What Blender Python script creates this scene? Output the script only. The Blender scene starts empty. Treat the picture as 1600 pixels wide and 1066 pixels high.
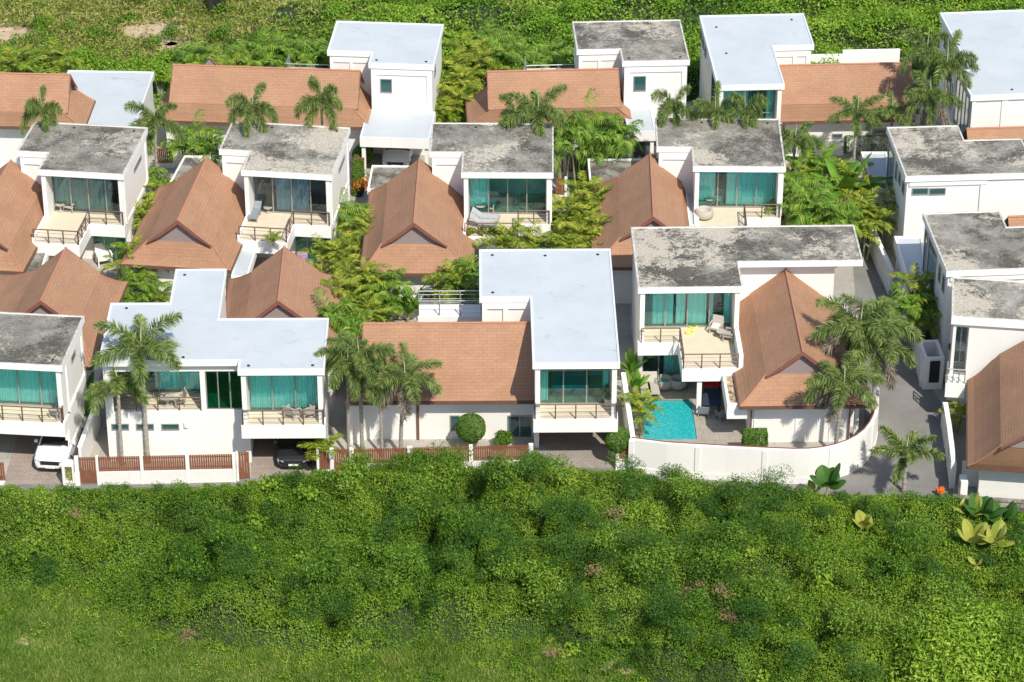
import bpy, math, random
import numpy as np
from mathutils import Vector, Matrix
R = math.radians
C = bpy.context.scene.collection

# ------------------------------------------------------------------ camera, sky, sun
FPX = 4750.0                      # focal length in pixels of a 1600 px wide frame
PITCH = R(30)
HC = 94.8                         # drone height
CAM = Vector((0.0, -148.5, HC))
cd = bpy.data.cameras.new("camera"); cam = bpy.data.objects.new("camera", cd); C.objects.link(cam)
cam.location = CAM; cam.rotation_euler = (R(90) - PITCH, 0, 0)
cd.sensor_width = 36; cd.lens = 36 * FPX / 1600.0
cd.clip_start = 1; cd.clip_end = 3000
bpy.context.scene.camera = cam

SUN_DIR = Vector((0.37, -0.78, 1.0)).normalized()     # towards the sun
w = bpy.data.worlds.new("World"); bpy.context.scene.world = w; w.use_nodes = True
nt = w.node_tree; bg = nt.nodes["Background"]
sky = nt.nodes.new("ShaderNodeTexSky"); sky.sky_type = 'NISHITA'; sky.sun_disc = False
sky.sun_elevation = math.asin(SUN_DIR.z)
sky.sun_rotation = math.atan2(SUN_DIR.x, SUN_DIR.y)
nt.links.new(sky.outputs[0], bg.inputs[0]); bg.inputs[1].default_value = 0.15
sl = bpy.data.lights.new("sun", 'SUN'); sl.energy = 4.7; sl.angle = R(0.5); sl.color = (1.0, 0.935, 0.82)
so = bpy.data.objects.new("sun", sl); C.objects.link(so)
so.rotation_euler = SUN_DIR.to_track_quat('Z', 'Y').to_euler(); so.location = (60, -60, 120)
vs = bpy.context.scene.view_settings
vs.view_transform = 'Standard'; vs.look = 'None'; vs.gamma = 1; vs.exposure = 0.15

# ------------------------------------------------------------------ survey helpers
FWD = Vector((0, math.cos(PITCH), -math.sin(PITCH))); UP = Vector((0, math.sin(PITCH), math.cos(PITCH)))
def ray(px, py):
    return Vector((1, 0, 0)) * ((px - 800) / FPX) + UP * (-(py - 533) / FPX) + FWD
def G(px, py, z=0.0):
    d = ray(px, py); return CAM + d * ((z - CAM.z) / d.z)
def proj(X, Y, Z):
    X = np.asarray(X); dy = np.asarray(Y) - CAM.y; dz = np.asarray(Z) - CAM.z
    dep = dy * FWD.y + dz * FWD.z; up = dy * UP.y + dz * UP.z
    return 800 + FPX * X / dep, 533 - FPX * up / dep

class Frame:
    """plan frame of one house: u to the right, v away from the road"""
    def __init__(s, px, py, z, yaw):
        o = G(px, py, z); s.x, s.y, s.a = o.x, o.y, R(yaw)
        s.U = Vector((math.cos(s.a), -math.sin(s.a), 0)); s.V = Vector((math.sin(s.a), math.cos(s.a), 0))
        s.O = Vector((s.x, s.y, 0))
    def L(s, px, py, z=0.0):
        p = G(px, py, z) - s.O; return (p.dot(s.U), p.dot(s.V))
    def onv(s, px, py, v):
        d = ray(px, py); t = (v - (CAM - s.O).dot(s.V)) / d.dot(s.V); p = CAM + d * t - s.O
        return (p.dot(s.U), p.z)
    def W(s, u, v, z=0.0):
        p = s.O + s.U * u + s.V * v; p.z = z; return p

# ------------------------------------------------------------------ mesh helpers
class MB:
    def __init__(s): s.v = []; s.f = []; s.T = None
    def add(s, vs, fs):
        n = len(s.v)
        s.v += [tuple(s.T(*p)) if s.T else tuple(p) for p in vs]
        s.f += [tuple(i + n for i in f) for f in fs]; return s
    def box(s, x0, x1, y0, y1, z0, z1):
        return s.add([(x0,y0,z0),(x1,y0,z0),(x1,y1,z0),(x0,y1,z0),(x0,y0,z1),(x1,y0,z1),(x1,y1,z1),(x0,y1,z1)],
              [(3,2,1,0),(4,5,6,7),(0,1,5,4),(1,2,6,5),(2,3,7,6),(3,0,4,7)])
    def prism(s, poly, z0, z1):
        n = len(poly)
        vs = [(p[0],p[1],z0) for p in poly] + [(p[0],p[1],z1) for p in poly]
        return s.add(vs, [tuple(range(n))[::-1], tuple(range(n, 2*n))] + [(i,(i+1)%n,n+(i+1)%n,n+i) for i in range(n)])
    def poly(s, pts): return s.add(pts, [tuple(range(len(pts)))])
    def tube(s, pts, r, n=6):
        pts = [Vector(p) for p in pts]; rs = r if hasattr(r, '__len__') else [r]*len(pts)
        vs = []; m = len(pts)
        for i, p in enumerate(pts):
            d = (pts[min(i+1,m-1)] - pts[max(i-1,0)])
            d = d.normalized() if d.length > 1e-9 else Vector((0,0,1))
            a = d.cross(Vector((0,0,1)) if abs(d.z) < .9 else Vector((1,0,0))).normalized(); b = d.cross(a)
            for k in range(n):
                t = 2*math.pi*k/n; vs.append(p + (a*math.cos(t) + b*math.sin(t))*rs[i])
        fs = [(i*n+k, i*n+(k+1)%n, (i+1)*n+(k+1)%n, (i+1)*n+k) for i in range(m-1) for k in range(n)]
        fs += [tuple(range(n))[::-1], tuple(range((m-1)*n, m*n))]
        return s.add(vs, fs)
    def lathe(s, prof, n=16, c=(0,0,0)):
        vs = [(c[0]+r*math.cos(2*math.pi*k/n), c[1]+r*math.sin(2*math.pi*k/n), c[2]+z) for r, z in prof for k in range(n)]
        m = len(prof)
        fs = [(i*n+k, i*n+(k+1)%n, (i+1)*n+(k+1)%n, (i+1)*n+k) for i in range(m-1) for k in range(n)]
        fs += [tuple(range(n))[::-1], tuple(range((m-1)*n, m*n))]
        return s.add(vs, fs)
    def build(s, name, mat, parent=None, smooth=False, label=None, recalc=True):
        me = bpy.data.meshes.new(name); me.from_pydata([tuple(v) for v in s.v], [], s.f)
        uv = me.uv_layers.new(name="UVMap").data
        for p in me.polygons:
            n = p.normal if p.normal.z >= 0 else -p.normal
            if abs(n.z) > .97: t = Vector((1,0,0)); b = Vector((0,1,0))
            else:
                t = Vector((0,0,1)).cross(n).normalized(); b = n.cross(t)
            for li in p.loop_indices:
                c = me.vertices[me.loops[li].vertex_index].co; uv[li].uv = (c.dot(t), c.dot(b))
        if smooth: me.polygons.foreach_set("use_smooth", [True]*len(me.polygons))
        me.materials.append(mat)
        o = bpy.data.objects.new(name, me); C.objects.link(o); o.parent = parent
        if label: o["label"] = label
        return o

def tag(o, label, cat, group=None, kind=None):
    if label: o["label"] = label
    if cat: o["category"] = cat
    if group: o["group"] = group
    if kind: o["kind"] = kind
    return o
def thing(name, label, cat, loc=(0,0,0), rz=0, group=None):
    o = bpy.data.objects.new(name, None); C.objects.link(o); o.empty_display_size = .3
    o.location = loc; o.rotation_euler = (0,0,rz)
    return tag(o, label, cat, group)
USED = set()
def place(proto, loc, rz=0, sc=1.0, label=None, group=None):
    """first use moves the proto itself, later uses copy it with its parts"""
    if proto.name not in USED: r = proto; USED.add(proto.name)
    else:
        r = proto.copy(); C.objects.link(r)
        for ch in list(proto.children):
            c = ch.copy(); C.objects.link(c); c.parent = r
            for g in list(ch.children):
                d = g.copy(); C.objects.link(d); d.parent = c
    r.location = loc; r.rotation_euler = (0,0,rz); r.scale = (sc,sc,sc) if not hasattr(sc,'__len__') else sc
    if label: r["label"] = label
    if group: r["group"] = group
    return r
def npmesh(name, V, F, mat, parent=None):
    """V (n,3) float, F (m,k) int"""
    me = bpy.data.meshes.new(name); m, k = F.shape
    me.vertices.add(len(V)); me.vertices.foreach_set("co", np.ascontiguousarray(V, dtype=np.float32).ravel())
    me.loops.add(m*k); me.loops.foreach_set("vertex_index", F.astype(np.int32).ravel())
    me.polygons.add(m); me.polygons.foreach_set("loop_start", np.arange(0, m*k, k, dtype=np.int32))
    me.update(calc_edges=True)
    me.materials.append(mat)
    o = bpy.data.objects.new(name, me); C.objects.link(o); o.parent = parent
    return o

# ------------------------------------------------------------------ materials
class NT:
    def __init__(s, name):
        s.m = bpy.data.materials.new(name); s.m.use_nodes = True; s.t = s.m.node_tree
        s.b = s.t.nodes["Principled BSDF"]; s.out = s.t.nodes["Material Output"]
    def n(s, ty, **kw):
        o = s.t.nodes.new("ShaderNode" + ty)
        for k, v in kw.items():
            if k.startswith('i_'):
                key = k[2:]; key = int(key) if key.isdigit() else key
                o.inputs[key].default_value = v
            else: setattr(o, k, v)
        return o
    def l(s, a, b): s.t.links.new(a, b)
    def coord(s, kind='Object', scale=(1,1,1)):
        tc = s.n("TexCoord"); mp = s.n("Mapping"); mp.inputs["Scale"].default_value = scale
        s.l(tc.outputs[kind], mp.inputs[0])
        oi = s.n("ObjectInfo"); mu = s.n("Math", operation='MULTIPLY'); mu.inputs[1].default_value = 57.0
        s.l(oi.outputs["Random"], mu.inputs[0]); s.l(mu.outputs[0], mp.inputs["Location"])
        return mp.outputs[0]
    def noise(s, vec, scale, detail=4, rough=.6, dist=0):
        o = s.n("TexNoise"); o.inputs["Scale"].default_value = scale; o.inputs["Detail"].default_value = detail
        o.inputs["Roughness"].default_value = rough; o.inputs["Distortion"].default_value = dist
        s.l(vec, o.inputs["Vector"]); return o.outputs[0]
    def ramp(s, fac, stops):
        o = s.n("ValToRGB"); e = o.color_ramp.elements
        while len(e) < len(stops): e.new(.5)
        for i, (p, c) in enumerate(stops):
            e[i].position = p; e[i].color = (c[0], c[1], c[2], 1) if hasattr(c, '__len__') else (c, c, c, 1)
        s.l(fac, o.inputs[0]); return o.outputs[0]
    def mix(s, fac, a, b, blend='MIX'):
        o = s.n("Mix", data_type='RGBA', blend_type=blend)
        for k, x in ((0, fac), (6, a), (7, b)):
            if hasattr(x, 'is_linked') or hasattr(x, 'links'): s.l(x, o.inputs[k])
            else: o.inputs[k].default_value = x if k == 0 else (x[0], x[1], x[2], 1)
        return o.outputs[2]
    def bump(s, h, strength=.3, dist=.02):
        o = s.n("Bump"); o.inputs["Strength"].default_value = strength; o.inputs["Distance"].default_value = dist
        s.l(h, o.inputs["Height"]); s.l(o.outputs[0], s.b.inputs["Normal"])
def simple(name, col, rough=.6, metal=0, var=.12, scale=6, spec=.4):
    k = NT(name); v = k.coord()
    nz = k.noise(v, scale, 3)
    c = k.mix(k.ramp(nz, [(.3, 0), (.7, 1)]), [x*(1-var) for x in col], [min(1, x*(1+var)) for x in col])
    k.l(c, k.b.inputs["Base Color"]); k.b.inputs["Roughness"].default_value = rough
    k.b.inputs["Metallic"].default_value = metal; k.b.inputs["Specular IOR Level"].default_value = spec
    return k.m
M = {}
def wall_mat(name, col):
    k = NT(name); v = k.coord()
    big = k.noise(v, .35, 5); c = k.mix(k.ramp(big, [(.35, 0), (.7, 1)]), [x*.93 for x in col], col)
    v2 = k.coord('Object', (2.2, 2.2, .18)); st = k.noise(v2, 1.6, 5, .7)      # rain streaks
    c = k.mix(k.ramp(st, [(.60, 0), (.80, .40)]), c, (.42, .41, .37))
    v3 = k.coord(); sp = k.noise(v3, 3.5, 6, .75)
    c = k.mix(k.ramp(sp, [(.62, 0), (.85, .5)]), c, (.35, .34, .30))
    k.l(c, k.b.inputs["Base Color"]); k.b.inputs["Roughness"].default_value = .85
    k.b.inputs["Specular IOR Level"].default_value = .2
    k.bump(k.noise(v3, 40, 2), .15, .01); return k.m
M['wall'] = wall_mat("white_render", (.80, .79, .755))
M['trim'] = wall_mat("white_trim", (.84, .83, .80))
def concrete_roof(name, pale, dark, grey=.185):
    k = NT(name); v = k.coord()
    lo = k.noise(v, .22, 4, .55, .4); hi = k.noise(v, 2.6, 14, .86, .7); fi = k.noise(v, 9, 6, .85)
    base = k.ramp(k.noise(v, .7, 9, .72, .5), [(.32, (grey*.55, grey*.53, grey*.46)), (.5, (grey, grey*.955, grey*.82)), (.68, (grey*1.55, grey*1.50, grey*1.34))])
    def comb(x, fx, y, fy):
        a_ = k.n("Math", operation='MULTIPLY'); k.l(x, a_.inputs[0]); a_.inputs[1].default_value = fx*.5
        o = k.n("Math", operation='MULTIPLY_ADD'); k.l(y, o.inputs[0]); o.inputs[1].default_value = fy*.5; k.l(a_.outputs[0], o.inputs[2]); return o.outputs[0]
    dk = k.ramp(comb(k.noise(v, .35, 4, .6, .3), .9, k.noise(v, 4.2, 12, .86, .5), 1.0), [(dark*.95-.005, 1), (dark*.95+.02, 0)])
    base = k.mix(k.n_mul(dk, .72), base, (.062, .058, .048))
    pl = k.ramp(comb(lo, 1.0, hi, 1.1), [(pale*.5, 0), (pale*.5+.010, 1)])
    base = k.mix(k.n_mul(pl, .9), base, (.50, .455, .375))
    base = k.mix(.8, base, k.ramp(fi, [(.38, .48), (.60, 1.30)]), 'MULTIPLY')
    k.l(base, k.b.inputs["Base Color"]); k.b.inputs["Roughness"].default_value = .95
    k.b.inputs["Specular IOR Level"].default_value = .15
    k.bump(hi, .5, .04); return k.m
def _nm(s, x, f):
    o = s.n("Math", operation='MULTIPLY'); s.l(x, o.inputs[0]); o.inputs[1].default_value = f; return o.outputs[0]
NT.n_mul = _nm
M['roof_grey'] = concrete_roof("weathered_concrete_roof", 1.155, .466, .235)
M['roof_patchy'] = concrete_roof("flaking_concrete_roof", 1.105, .466, .25)
M['roof_flaky'] = concrete_roof("badly_flaking_concrete_roof", 1.07, .497, .225)
def blue_roof():
    k = NT("pale_blue_waterproofing"); v = k.coord()
    a = k.noise(v, .4, 6, .65); c = k.ramp(a, [(.35, (.455, .495, .52)), (.65, (.505, .545, .57))])
    d = k.noise(k.coord('Object', (1, 1.6, 1)), .8, 9, .78, .8)
    c = k.mix(k.ramp(d, [(.585, 0), (.70, .6)]), c, (.20, .22, .235))
    # faint membrane seams
    br = k.n("TexBrick"); br.offset = 0; k.l(v, br.inputs["Vector"])
    for kk, x in (("Scale", 1), ("Mortar Size", .012), ("Mortar Smooth", .6), ("Brick Width", 2.9), ("Row Height", 2.3)): br.inputs[kk].default_value = x
    c = k.mix(k.n_mul(br.outputs["Fac"], .12), c, (.33, .38, .44))
    k.l(c, k.b.inputs["Base Color"]); k.b.inputs["Roughness"].default_value = .6
    k.b.inputs["Specular IOR Level"].default_value = .25
    k.bump(a, .2, .03); return k.m
M['roof_blue'] = blue_roof()
def tile_mat():
    k = NT("terracotta_shingles"); tc = k.n("TexCoord"); v = tc.outputs["UV"]
    br = k.n("TexBrick"); k.l(v, br.inputs["Vector"]); br.offset = .5
    for kk, x in (("Scale", 1), ("Mortar Size", .014), ("Mortar Smooth", .3), ("Brick Width", .52), ("Row Height", .20), ("Bias", -.1)): br.inputs[kk].default_value = x
    br.inputs["Color1"].default_value = (.375, .215, .132, 1); br.inputs["Color2"].default_value = (.345, .194, .117, 1)
    br.inputs["Mortar"].default_value = (.28, .152, .092, 1)
    ob = k.coord()
    big = k.noise(ob, .5, 5, .6); c = k.mix(.55, br.outputs["Color"], k.ramp(big, [(.3, .80), (.7, 1.15)]), 'MULTIPLY')
    sp = k.noise(ob, 5, 3, .5); c = k.mix(k.ramp(sp, [(.60, 0), (.72, .4)]), c, (.24, .10, .07))
    k.l(c, k.b.inputs["Base Color"]); k.b.inputs["Roughness"].default_value = .85
    k.b.inputs["Specular IOR Level"].default_value = .25
    k.bump(br.outputs["Fac"], -.3, .015); return k.m
M['tile'] = tile_mat()
M['ridge'] = simple("ridge_shingles", (.43, .20, .12), .85, var=.15, scale=8)
M['barge'] = simple("brown_barge_board", (.22, .085, .062), .55)
M['gable'] = simple("grey_gable_board", (.27, .22, .21), .8, scale=12)
M['brown'] = simple("brown_metal", (.16, .085, .06), .5, .1)
M['rail'] = simple("brown_rail_metal", (.17, .11, .085), .45, .3)
M['steel'] = simple("grey_steel", (.42, .42, .42), .4, .6)
M['frame'] = simple("aluminium_frame", (.38, .37, .35), .4, .5)
M['dark'] = simple("dark_frame", (.03, .03, .032), .5)
M['terrace'] = simple("cream_terrace_tiles", (.62, .55, .42), .7, var=.06, scale=2)
M['inside'] = simple("interior_paint", (.60, .62, .58), .9)
M['curtain'] = simple("sheer_curtain", (.90, .94, .92), .9, var=.05)
M['curtain_pink'] = simple("mauve_curtain", (.55, .40, .42), .9)
M['black'] = simple("black_plastic", (.02, .02, .02), .5)
M['wicker'] = simple("grey_wicker", (.36, .33, .29), .85, var=.3, scale=60)
M['wicker_light'] = simple("pale_wicker", (.42, .39, .34), .85, var=.2, scale=60)
M['cushion_grey'] = simple("grey_cushion", (.22, .24, .27), .9)
M['cushion_white'] = simple("white_cushion", (.75, .73, .68), .9)
M['teal'] = simple("teal_cushion", (.03, .35, .38), .8)
M['purple'] = simple("mauve_cushion", (.36, .25, .36), .9)
M['red'] = simple("red_cloth", (.55, .02, .02), .8)
M['navy'] = simple("navy_cover", (.025, .035, .07), .7)
M['orange'] = simple("orange_flowers", (.75, .16, .02), .7, var=.4, scale=20)
M['yellow'] = simple("yellow_plastic", (.75, .62, .05), .5)
M['pot'] = simple("pale_pot", (.55, .52, .48), .7)
M['terracotta'] = simple("terracotta_pot", (.42, .17, .09), .8)
M['rubber'] = simple("tyre_rubber", (.02, .02, .02), .85)
M['soil'] = simple("soil", (.10, .075, .05), 1, var=.4, scale=8)
def fence_mat():
    k = NT("brown_slats"); v = k.coord('Object'); w_ = k.n("TexWave"); w_.wave_type = 'BANDS'; w_.bands_direction = 'X'
    k.l(v, w_.inputs["Vector"]); w_.inputs["Scale"].default_value = 2.2; w_.inputs["Distortion"].default_value = 0
    c = k.ramp(w_.outputs[1], [(.02, (.07, .028, .018)), (.16, (.27, .105, .055)), (1, (.31, .125, .065))])
    k.l(c, k.b.inputs["Base Color"]); k.b.inputs["Roughness"].default_value = .6; return k.m
M['slats'] = simple("brown_slats", (.23, .09, .048), .6, var=.15, scale=5)
def glass(name, tint, gloss=.12):
    k = NT(name); t = k.n("BsdfTransparent"); t.inputs[0].default_value = (*tint, 1)
    g = k.n("BsdfGlossy"); g.inputs["Roughness"].default_value = .03; g.inputs[0].default_value = (.9, .95, 1, 1)
    lw = k.n("LayerWeight"); lw.inputs[0].default_value = .35
    mu = k.n("Math", operation='MULTIPLY_ADD'); k.l(lw.outputs["Fresnel"], mu.inputs[0]); mu.inputs[1].default_value = .8; mu.inputs[2].default_value = gloss*.4
    mx = k.n("MixShader"); k.l(mu.outputs[0], mx.inputs[0]); k.l(t.outputs[0], mx.inputs[1]); k.l(g.outputs[0], mx.inputs[2])
    k.l(mx.outputs[0], k.out.inputs[0]); return k.m
M['glass'] = glass("teal_glass", (.50, 1, .93))
M['glass_pale'] = glass("grey_green_glass", (.40, .60, .57))
M['glass_green'] = glass("deep_green_glass", (.06, .66, .48))
M['glass_smoke'] = glass("smoky_glass", (.42, .60, .66))
M['carglass'] = simple("car_glass", (.01, .012, .014), .05, spec=.8)
def paint(name, col):
    k = NT(name); k.b.inputs["Base Color"].default_value = (*col, 1); k.b.inputs["Roughness"].default_value = .3
    k.b.inputs["Coat Weight"].default_value = .8; k.b.inputs["Coat Roughness"].default_value = .04; return k.m
M['car_white'] = paint("white_car_paint", (.78, .78, .78)); M['car_black'] = paint("dark_car_paint", (.018, .019, .022))
M['lens'] = paint("headlamp_lens", (.35, .37, .4)); M['plate'] = simple("number_plate", (.8, .8, .8), .5)
def asphalt():
    k = NT("worn_asphalt"); v = k.coord()
    c = k.ramp(k.noise(v, .25, 7, .65, .3), [(.35, (.165, .162, .153)), (.65, (.235, .23, .218))])
    c = k.mix(k.ramp(k.noise(v, .9, 8, .7, 1.2), [(.62, 0), (.70, .55)]), c, (.085, .085, .082))
    c = k.mix(.5, c, k.ramp(k.noise(v, 30, 3, .8), [(.35, .7), (.65, 1.2)]), 'MULTIPLY')
    k.l(c, k.b.inputs["Base Color"]); k.b.inputs["Roughness"].default_value = .95; k.bump(k.noise(v, 50, 2), .3, .01); return k.m
M['asphalt'] = asphalt()
def pavers(name, c1, c2, mortar, bw, rh, ms=.02):
    k = NT(name); v = k.coord()
    br = k.n("TexBrick"); k.l(v, br.inputs["Vector"])
    for kk, x in (("Scale", 1), ("Mortar Size", ms), ("Brick Width", bw), ("Row Height", rh)): br.inputs[kk].default_value = x
    br.inputs["Color1"].default_value = (*c1, 1); br.inputs["Color2"].default_value = (*c2, 1); br.inputs["Mortar"].default_value = (*mortar, 1)
    c = k.mix(.6, br.outputs[0], k.ramp(k.noise(v, .8, 6, .7), [(.3, .7), (.7, 1.15)]), 'MULTIPLY')
    k.l(c, k.b.inputs["Base Color"]); k.b.inputs["Roughness"].default_value = .9; return k.m
M['paver_pink'] = pavers("pink_grey_pavers", (.42, .35, .31), (.36, .29, .25), (.17, .14, .12), .22, .14, .018)
M['paver_tan'] = pavers("tan_pavers", (.33, .29, .25), (.29, .26, .22), (.20, .18, .155), .34, .22, .012)
M['deck'] = pavers("stone_deck", (.36, .32, .27), (.33, .30, .25), (.22, .2, .17), .6, .6, .012)
M['yard'] = pavers("yard_concrete", (.40, .38, .34), (.34, .32, .28), (.22, .2, .18), 1.8, 1.8, .01)
def water():
    k = NT("pool_water"); k.b.inputs["Base Color"].default_value = (.02, .36, .38, 1); k.b.inputs["Roughness"].default_value = .05
    v = k.coord(); vo = k.n("TexVoronoi", feature='SMOOTH_F1'); k.l(v, vo.inputs["Vector"]); vo.inputs["Scale"].default_value = 8
    # cell pattern in the water colour, paler towards the cell borders
    c = k.ramp(vo.outputs["Distance"], [(.2, (.012, .30, .33)), (.65, (.035, .40, .42))])
    k.l(c, k.b.inputs["Base Color"]); k.bump(k.noise(v, 5, 3, .6, .6), .5, .06); return k.m
M['water'] = water()
def pebbles():
    k = NT("pebbles"); v = k.coord(); vo = k.n("TexVoronoi"); k.l(v, vo.inputs["Vector"]); vo.inputs["Scale"].default_value = 6
    c = k.ramp(vo.outputs["Color"], [(.1, (.10, .07, .045)), (.5, (.42, .30, .18)), (.9, (.62, .50, .36))])
    k.l(c, k.b.inputs["Base Color"]); k.bump(vo.outputs["Distance"], -1, .1); return k.m
M['pebbles'] = pebbles()
def leaf(name, stops, trans=.25, world_scale=.35, rough=.55):
    """leaf colour varies leaf by leaf and patch by patch"""
    k = NT(name); ge = k.n("NewGeometry"); v = k.n("TexCoord").outputs["Object"]
    nz = k.noise(v, world_scale, 4, .6)
    ma = k.n("Math", operation='MULTIPLY_ADD'); k.l(ge.outputs["Random Per Island"], ma.inputs[0]); ma.inputs[1].default_value = .5
    mb = k.n("Math", operation='MULTIPLY_ADD'); k.l(nz, mb.inputs[0]); mb.inputs[1].default_value = 1.3; mb.inputs[2].default_value = -.40
    k.l(mb.outputs[0], ma.inputs[2]); c = k.ramp(ma.outputs[0], stops)
    k.l(c, k.b.inputs["Base Color"]); k.b.inputs["Roughness"].default_value = rough; k.b.inputs["Specular IOR Level"].default_value = .3
    tr = k.n("BsdfTranslucent"); k.l(c, tr.inputs[0]); mx = k.n("MixShader"); mx.inputs[0].default_value = trans
    k.l(k.b.outputs[0], mx.inputs[1]); k.l(tr.outputs[0], mx.inputs[2]); k.l(mx.outputs[0], k.out.inputs[0]); return k.m
M['leaf_foxtail'] = leaf("foxtail_leaflets", [(.1, (.06, .11, .03)), (.45, (.16, .235, .06)), (.85, (.33, .41, .12))], .25, 1.2)
M['leaf_dead'] = leaf("dry_grey_leaflets", [(.1, (.20, .17, .12)), (.9, (.36, .32, .25))], .2)
M['leaf_areca'] = leaf("yellow_green_leaflets", [(.1, (.06, .13, .012)), (.45, (.20, .29, .025)), (.85, (.48, .47, .07))], .35, 1.5)
M['leaf_green'] = leaf("green_palm_leaflets", [(.1, (.04, .11, .012)), (.45, (.12, .24, .026)), (.85, (.32, .44, .06))], .3, 1.5)
M['leaf_banana'] = leaf("banana_leaf", [(.1, (.06, .18, .018)), (.5, (.14, .30, .03)), (.9, (.30, .44, .06))], .3)
M['leaf_bush'] = leaf("clipped_leaf", [(.1, (.05, .12, .012)), (.5, (.10, .20, .02)), (.9, (.17, .29, .035))], .25)
M['leaf_scrub'] = leaf("scrub_leaf", [(.05, (.045, .12, .010)), (.35, (.10, .215, .018)), (.65, (.185, .32, .026)), (.92, (.36, .46, .08))], .35, .16)
M['leaf_vine'] = leaf("vine_leaf", [(.05, (.12, .25, .016)), (.45, (.19, .33, .022)), (.9, (.38, .48, .065))], .35, .22)
M['leaf_dark'] = leaf("dark_feathery_leaf", [(.1, (.035, .10, .015)), (.5, (.08, .19, .026)), (.95, (.18, .31, .045))], .3, .3)
M['leaf_rear'] = leaf("rear_scrub_leaf", [(.05, (.06, .16, .014)), (.45, (.17, .34, .024)), (.95, (.40, .54, .07))], .35, .12)
M['leaf_dry'] = leaf("dry_grass_leaf", [(.1, (.17, .23, .035)), (.5, (.33, .36, .08)), (.95, (.56, .50, .20))], .35, .2)
M['grass'] = leaf("grass_blade", [(.1, (.075, .165, .022)), (.45, (.175, .295, .04)), (.8, (.32, .40, .08)), (.98, (.42, .40, .13))], .4, .35)
M['leaf_taro'] = leaf("big_green_leaf", [(.1, (.03, .11, .02)), (.9, (.09, .2, .03))], .3)
M['leaf_taro_yellow'] = leaf("yellowing_leaf", [(.1, (.25, .32, .04)), (.9, (.50, .46, .10))], .3)
M['leaf_tree'] = leaf("broad_tree_leaf", [(.05, (.10, .23, .016)), (.5, (.25, .42, .03)), (.95, (.48, .60, .10))], .35, .5)
M['twig'] = simple("dry_twigs", (.27, .185, .10), .9, var=.3, scale=8)
M['bark'] = simple("grey_palm_bark", (.30, .28, .24), .9, var=.35, scale=9)
M['stem'] = simple("green_cane", (.28, .30, .12), .7, var=.3, scale=5)
M['spear'] = simple("pale_spear", (.45, .47, .33), .6)
M['rim_grey'] = simple('mildewed_rim', (.50, .48, .43), .9, var=.3, scale=3)
M['rim_blue'] = simple('painted_rim', (.62, .66, .70), .8, var=.08)
def glassy_pane():
    k = NT("dark_window_pane"); k.b.inputs["Base Color"].default_value = (.02, .085, .085, 1)
    k.b.inputs["Roughness"].default_value = .06; k.b.inputs["Specular IOR Level"].default_value = .9; return k.m
M['pane'] = glassy_pane()
# ------------------------------------------------------------------ building parts
def inset(poly, d):
    n = len(poly); out = []
    for i in range(n):
        p0, p1, p2 = Vector(poly[i-1][:2]), Vector(poly[i][:2]), Vector(poly[(i+1) % n][:2])
        e1 = (p1-p0).normalized(); e2 = (p2-p1).normalized()
        n1 = Vector((-e1.y, e1.x)); n2 = Vector((-e2.y, e2.x))
        b = n1 + n2; b = b * (2 / max(b.length_squared, .4)) if True else b
        out.append(tuple(p1 + b * d))
    return out
def roof_slab(root, poly, H, key, th=.40, rim=.11, drains=()):
    m = MB(); m.prism(poly, H-th, H-.09); rm = MB()
    inn = inset(poly, rim); n = len(poly)
    o3 = [(p[0], p[1], H) for p in poly]; i3 = [(p[0], p[1], H) for p in inn]
    for i in range(n):
        j = (i+1) % n
        rm.poly([o3[i], o3[j], i3[j], i3[i]])
        m.poly([(*poly[i][:2], H-.09), (*poly[j][:2], H-.09), o3[j], o3[i]])
        m.poly([(*inn[i], H-.09), (*inn[j], H-.09), i3[j], i3[i]])
    ro = m.build("flat_roof", M['trim'], root); rm.build("roof_rim", M['rim_blue' if key == 'roof_blue' else 'rim_grey'], ro)
    s = MB(); s.poly([(p[0], p[1], H-.055) for p in inn]); s.build("roof_surface", M[key], ro)
    for (x, y) in drains:
        d = MB(); d.lathe([(.09, 0), (.09, .05), (.03, .07)], 10, (x, y, H-.055)); d.build("roof_drain", M['dark'], ro)
    return ro
def facing(v, sgn=-1):           # front-facing plane at v
    return lambda a, z, d: (a, v + sgn*d, z)
def side(u, sgn=1):              # plane at u, facing +u (sgn 1) or -u
    return lambda a, z, d: (u + sgn*d, a, z)
def bxT(m, T, a0, a1, z0, z1, d0, d1):
    c = [T(a, z, d) for a, z, d in ((a0,z0,d0),(a1,z0,d0),(a1,z1,d0),(a0,z1,d0),(a0,z0,d1),(a1,z0,d1),(a1,z1,d1),(a0,z1,d1))]
    m.add(c, [(3,2,1,0),(4,5,6,7),(0,1,5,4),(1,2,6,5),(2,3,7,6),(3,0,4,7)])
def small_window(root, T, a0, a1, z0, z1, n=1, label=None):
    m = MB(); t = .06
    bxT(m, T, a0, a1, z0, z0+t, 0, .06); bxT(m, T, a0, a1, z1-t, z1, 0, .06)
    for i in range(n+1):
        a = a0 + (a1-a0-t)*i/n; bxT(m, T, a, a+t, z0+t, z1-t, 0, .055)
    f = m.build("window", M['frame'], root, label=label)
    p = MB(); bxT(p, T, a0+.01, a1-.01, z0+.01, z1-.01, .002, .02); p.build("pane", M['pane'], f)
    return f
def curtain_mesh(T, a0, a1, z0, z1, d, fold=.14, amp=.05):
    m = MB(); n = max(6, int((a1-a0)/fold*4)); vs = []
    for i in range(n+1):
        a = a0 + (a1-a0)*i/n; dd = d + amp*math.sin(i*math.pi/2) + .02*math.sin(i*.9)
        vs += [T(a, z0, dd), T(a, z1, dd)]
    m.add(vs, [(2*i, 2*i+2, 2*i+3, 2*i+1) for i in range(n)]); return m
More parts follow.
